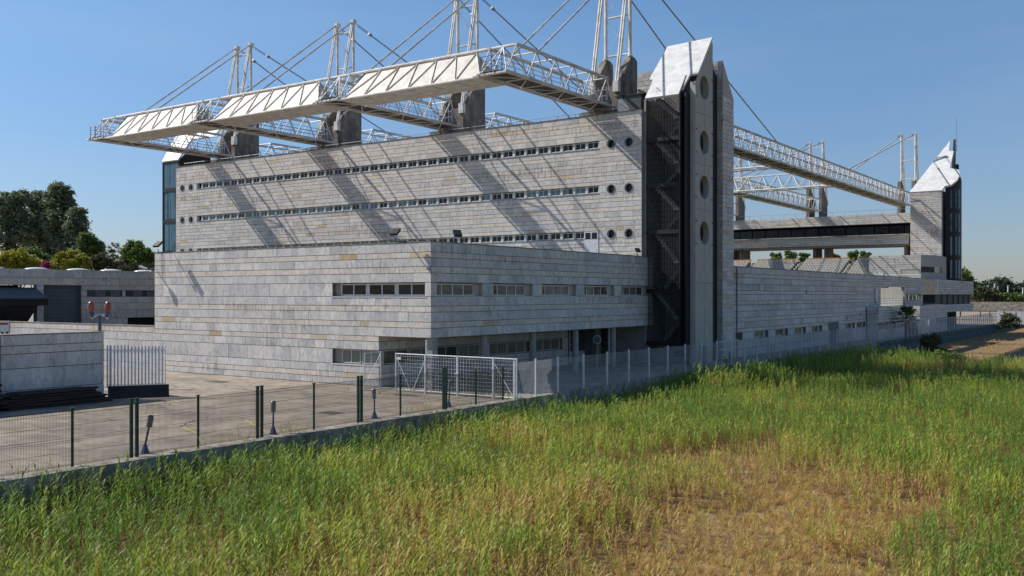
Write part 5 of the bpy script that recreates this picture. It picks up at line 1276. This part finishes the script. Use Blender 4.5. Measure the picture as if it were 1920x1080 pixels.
# ================================================================ REEDS AND GRASS
def reed_mat(name):
    m, t, b = newmat(name); L = t.links.new
    hz = N(t, 'Attribute', attribute_name='rnd')                          # height up the stem
    ti = N(t, 'Attribute', attribute_name='tint', attribute_type='INSTANCER')
    g = N(t, 'ValToRGB'); L(ti.outputs['Fac'], g.inputs[0]); e = g.color_ramp.elements
    e[0].position = 0.0; e[0].color = (.185, .285, .045, 1); e[1].position = 1.0; e[1].color = (.52, .36, .16, 1)
    k = e.new(.35); k.color = (.40, .455, .065, 1); k = e.new(.62); k.color = (.54, .44, .12, 1); k = e.new(.8); k.color = (.54, .345, .12, 1)
    dr = N(t, 'ValToRGB'); L(hz.outputs['Fac'], dr.inputs[0]); e = dr.color_ramp.elements
    e[0].position = .30; e[0].color = (1, 1, 1, 1); e[1].position = .60; e[1].color = (0, 0, 0, 1)
    mx = N(t, 'Mix', data_type='RGBA'); L(dr.outputs[0], mx.inputs[0]); L(g.outputs[0], mx.inputs[6]); mx.inputs[7].default_value = (.36, .20, .075, 1)
    col = mx.outputs[2]; L(col, b.inputs['Base Color']); b.inputs['Roughness'].default_value = .55; b.inputs['Specular IOR Level'].default_value = .3
    tr = N(t, 'BsdfTranslucent'); L(col, tr.inputs[0]); ms = N(t, 'MixShader'); ms.inputs[0].default_value = .42
    L(b.outputs[0], ms.inputs[1]); L(tr.outputs[0], ms.inputs[2]); L(ms.outputs[0], t.nodes['Material Output'].inputs[0]); return m
M['reed'] = reed_mat('reed_leaves')
def reed(seed, H, nleaf, lw, ll, plume=False, stiff=1.0, stems=1):
    rng = random.Random(seed); b = MB()
    for s in range(stems):
        bx = rng.uniform(-.1, .1) * (stems > 1); by = rng.uniform(-.1, .1) * (stems > 1); h = H * rng.uniform(.8, 1.05)
        tx, ty = rng.uniform(-.12, .12) * h, rng.uniform(-.12, .12) * h
        st = lambda f: Vector((bx + tx * f * f, by + ty * f * f, h * f))
        for k in range(4):
            p, q = st(k / 4), st((k + 1) / 4); r = .007 * (1 - k * .18)
            b.add([p + Vector((r, 0, 0)), p + Vector((-r * .5, r * .87, 0)), p + Vector((-r * .5, -r * .87, 0)), q + Vector((r, 0, 0)) * .8, q + Vector((-r * .5, r * .87, 0)) * .8, q + Vector((-r * .5, -r * .87, 0)) * .8],
                  [(0, 1, 4, 3), (1, 2, 5, 4), (2, 0, 3, 5)], None, max(.001, (k + .5) / 4))
        az = rng.uniform(0, 6.28)
        for i in range(nleaf):
            f = .12 + .86 * (i / nleaf) ** .8; p = st(f); az += math.pi + rng.uniform(-.7, .7); L_ = ll * rng.uniform(.65, 1.15) * (1 - .35 * f); up = rng.uniform(.75, 1.38) * stiff
            d = Vector((math.cos(az), math.sin(az), 0)); pts = [p]; el = up
            for k in range(3):
                pts.append(pts[-1] + (d * math.cos(el) + Vector((0, 0, math.sin(el)))) * (L_ / 3)); el -= rng.uniform(.08, .42)
            sd = Vector((-d.y, d.x, 0)); ws = [lw * .45, lw, lw * .7, 0]
            c = min(.999, f * .75 + .25 + rng.uniform(-.06, .06)) if f > .3 else f
            for k in range(3):
                if k < 2: b.face([pts[k] - sd * ws[k], pts[k] + sd * ws[k], pts[k + 1] + sd * ws[k + 1], pts[k + 1] - sd * ws[k + 1]], None, c)
                else: b.face([pts[k] - sd * ws[k], pts[k] + sd * ws[k], pts[k + 1]], None, c)
        if plume:
            p = st(1.0)
            for k in range(26):
                q = p + Vector((rng.gauss(0, .022), rng.gauss(0, .022), rng.uniform(0, .24))); u = Vector((rng.uniform(-1, 1), rng.uniform(-1, 1), .8)) * .035
                b.face([q, q + u + Vector((.008, 0, 0)), q + u], None, .05)
    return b
srcs = bpy.data.collections.new('plant_sources')
def add_src(mb, nm):
    me = mb.mesh(nm, 'reed'); o = bpy.data.objects.new(nm, me); srcs.objects.link(o)
names = []
for i in range(7): add_src(reed(100 + i, 1.75, 15, .019, .44), f'a_reed_{i}')          # 0-6
for i in range(3): add_src(reed(200 + i, 1.5, 13, .018, .42, stems=2), f'b_reed_{i}')   # 7-9
for i in range(2): add_src(reed(230 + i, 1.9, 13, .017, .40, plume=True), f'c_reed_{i}')  # 10-11
for i in range(3):                                                                        # 12-14 dry tufts
    rng = random.Random(300 + i); b = MB()
    for k in range(34):
        az = rng.uniform(0, 6.28); d = Vector((math.cos(az), math.sin(az), 0)); r0 = d * rng.uniform(0, .14); L_ = rng.uniform(.12, .42); el = rng.uniform(.3, 1.4); sd = Vector((-d.y, d.x, 0)) * .006
        p1 = r0 + (d * math.cos(el) + Vector((0, 0, math.sin(el)))) * L_ * .6; p2 = p1 + (d * math.cos(el - .5) + Vector((0, 0, math.sin(el - .5)))) * L_ * .4
        b.face([r0 - sd, r0 + sd, p1 + sd, p1 - sd], None, .95); b.face([p1 - sd, p1 + sd, p2], None, .95)
    add_src(b, f'd_tuft_{i}')
for i in range(3):                                                                        # 15-17 dead stalks
    rng = random.Random(400 + i); b = MB()
    for k in range(3):
        x0 = Vector((rng.uniform(-.08, .08), rng.uniform(-.08, .08), 0)); tp = x0 + Vector((rng.gauss(0, .25), rng.gauss(0, .25), rng.uniform(.9, 1.7))); b.bar(x0, tp, .007, 3, .004, False)
        for j in range(5):
            p = x0.lerp(tp, rng.uniform(.3, 1)); q = p + Vector((rng.gauss(0, .15), rng.gauss(0, .15), rng.uniform(-.15, .15))); b.face([p, p.lerp(q, .5) + Vector((0, 0, .012)), q, p.lerp(q, .5) - Vector((0, 0, .012))])
    b.r = [.02] * len(b.f); add_src(b, f'e_stalk_{i}')
def inpoly(x, y, P):
    c = False; j = len(P) - 1
    for i in range(len(P)):
        if (P[i][1] > y) != (P[j][1] > y) and x < (P[j][0] - P[i][0]) * (y - P[i][1]) / (P[j][1] - P[i][1]) + P[i][0]: c = not c
        j = i
    return c
def dist_poly(x, y, P):
    d = 1e9
    for i in range(len(P)):
        x0, y0 = P[i]; x1, y1 = P[(i + 1) % len(P)]; dx, dy = x1 - x0, y1 - y0; t = max(0, min(1, ((x - x0) * dx + (y - y0) * dy) / (dx * dx + dy * dy)))
        d = min(d, math.hypot(x - x0 - t * dx, y - y0 - t * dy))
    return d
from mathutils import noise
BARE = [(-11.0, 16), (-12.0, 22.2), (-12.6, 27.2), (-14.6, 30.0), (-13.9, 34.6), (-14.4, 38.6), (-12.0, 39.4), (-9.6, 36.0), (-7.6, 34.5), (-6.8, 29.0), (-5.8, 24.5), (-5.6, 16)]
STREAK = [(-20.1, 32.5), (-18.7, 38.6), (-15.9, 44.6), (-14.3, 41.0), (-15.9, 38.0), (-16.4, 31.9)]
BARE2 = [(-31, 112), (-12, 108), (-8, 125), (-14, 200), (-31, 205)]
pos, sc_, rot, idx, tint = [], [], [], [], []
rng = random.Random(99)
def nz(x, y, s, o=0): return noise.noise(Vector((x * s + o, y * s - o, o * .37)))
def put(x, y, i, s, t, lean=.12):
    z = ZF + .12 * nz(x, y, .2)
    pos.append((x, y, z)); sc_.append(s); idx.append(i); tint.append(max(0, min(1, t))); rot.append((rng.gauss(0, lean), rng.gauss(0, lean), rng.uniform(0, 6.28)))
lim = 0
def try_pt(x, y, dens):
    qx, qy, dep = proj((x, y, ZF + 1))
    if dep < 16 or qx < -300 or qx > 2700: return
    bare = inpoly(x, y, BARE); db = dist_poly(x, y, BARE); far = y > 100 and inpoly(x, y, BARE2)
    wob = nz(x, y, .35, 3) * 2.6 + nz(x, y, 1.1, 9) * 1.2
    sd = (-db if bare else db) + wob                       # signed distance to the open patch
    if far: 
        if rng.random() < .25: put(x, y, rng.randint(12, 14), rng.uniform(.7, 1.6), .93)
        return
    # dryness field
    kd = (x + 30.2)
    dry = .20 + .46 * nz(x, y, .15, 5) + .46 * nz(x, y, .5, 11)
    dry += .5 * math.exp(-max(0, sd) / 2.6)
    dry -= .30 * math.exp(-kd / 3.2)                       # lush strip along the kerb
    if y > 47: dry -= .14 + (.08 if x > -22 else 0)
    if x > -6.6 and y > 24: dry -= .40                      # green strip at the right edge
    if 23 < y < 34 and -24 < x < -15: dry += .12
    if x < -22 and y < 24: dry -= .18
    dry += rng.gauss(0, .17)
    if sd < 0:
        k = max(.0, min(1.0, 1 + sd / 1.5))
        if rng.random() < .75: put(x, y, rng.randint(12, 14), rng.uniform(.5, 1.3), .82 + rng.gauss(0, .1))
        if rng.random() < .22 + .4 * k: put(x, y, rng.randint(0, 9), rng.uniform(.22, .6) + .35 * k, .55 + rng.gauss(.1, .2), .3)
        return
    hgt = .80 + .20 * nz(x, y, .25, 2) + .10 * nz(x, y, 1.1, 4)
    hgt += .16 * math.exp(-kd / 3.0) if y < 46 else 0
    hgt *= .62 + .38 * min(1, sd / 2.2)
    if y > 47: hgt *= 1.02
    if y > 60 and x < -25: hgt *= 1.15
    if 62 < y < 74 and x < -25.5: hgt += .28
    if y > 82 and x < -22: hgt += .2
    if inpoly(x, y, STREAK): hgt *= .55; dry += .28
    s = hgt * rng.uniform(.78, 1.18)
    i = rng.randint(0, 9)
    if y < 34 and rng.random() < .03: i = rng.randint(10, 11)
    if rng.random() < .07 + .12 * max(0, dry - .4): i = rng.randint(15, 17)
    put(x, y, i, s, dry, .1)
def fill(x0, x1, y0, y1, d):
    n = int((x1 - x0) * (y1 - y0) * d)
    for _ in range(n):
        x = rng.uniform(x0, x1); y = rng.uniform(y0, y1)
        try_pt(x, y, d)
fill(-30.05, 3, 8, 32, 16); fill(-30.05, 3, 32, 46, 14); fill(-30.05, 2, 46, 64, 12); fill(-30.05, 2, 64, 90, 8); fill(-30.05, 0, 90, 114, 5)
fill(-31, -5, 114, 200, 1.0)
for _ in range(500):   # weeds growing through the kerb and fence
    y = rng.uniform(14, 44); x = rng.gauss(-30.6, .25)
    if nz(x, y, .5, 21) > .0: 
        pos.append((x, y, .02)); sc_.append(rng.uniform(.15, .42)); idx.append(rng.choice([0, 2, 5, 12])); tint.append(rng.uniform(.1, .7)); rot.append((rng.gauss(0, .3), rng.gauss(0, .3), rng.uniform(0, 6.28)))
me = bpy.data.meshes.new('reed_grass'); me.from_pydata(pos, [], [])
a = me.attributes.new('sc', 'FLOAT', 'POINT'); a.data.foreach_set('value', sc_)
a = me.attributes.new('idx', 'INT', 'POINT'); a.data.foreach_set('value', idx)
a = me.attributes.new('tint', 'FLOAT', 'POINT'); a.data.foreach_set('value', tint)
a = me.attributes.new('rot', 'FLOAT_VECTOR', 'POINT'); a.data.foreach_set('vector', [c for r in rot for c in r])
ro = bpy.data.objects.new('reed_grass', me); COL.objects.link(ro); ro['kind'] = 'stuff'
ng = bpy.data.node_groups.new('scatter', 'GeometryNodeTree')
ng.interface.new_socket('Geometry', in_out='INPUT', socket_type='NodeSocketGeometry'); ng.interface.new_socket('Geometry', in_out='OUTPUT', socket_type='NodeSocketGeometry')
gi = ng.nodes.new('NodeGroupInput'); go = ng.nodes.new('NodeGroupOutput'); iop = ng.nodes.new('GeometryNodeInstanceOnPoints')
ci = ng.nodes.new('GeometryNodeCollectionInfo'); ci.inputs['Collection'].default_value = srcs; ci.inputs['Separate Children'].default_value = True; ci.inputs['Reset Children'].default_value = True
def na(n, t):
    k = ng.nodes.new('GeometryNodeInputNamedAttribute'); k.data_type = t; k.inputs['Name'].default_value = n; return [o for o in k.outputs if o.name == 'Attribute' and o.enabled][0]
L = ng.links.new
L(gi.outputs[0], iop.inputs['Points']); L(ci.outputs[0], iop.inputs['Instance']); iop.inputs['Pick Instance'].default_value = True
L(na('idx', 'INT'), iop.inputs['Instance Index']); L(na('sc', 'FLOAT'), iop.inputs['Scale'])
e2r = ng.nodes.new('FunctionNodeEulerToRotation'); L(na('rot', 'FLOAT_VECTOR'), e2r.inputs[0]); L(e2r.outputs[0], iop.inputs['Rotation']); L(iop.outputs[0], go.inputs[0])
md = ro.modifiers.new('scatter', 'NODES'); md.node_group = ng
print('plants', len(pos), 'objects', len(bpy.data.objects))
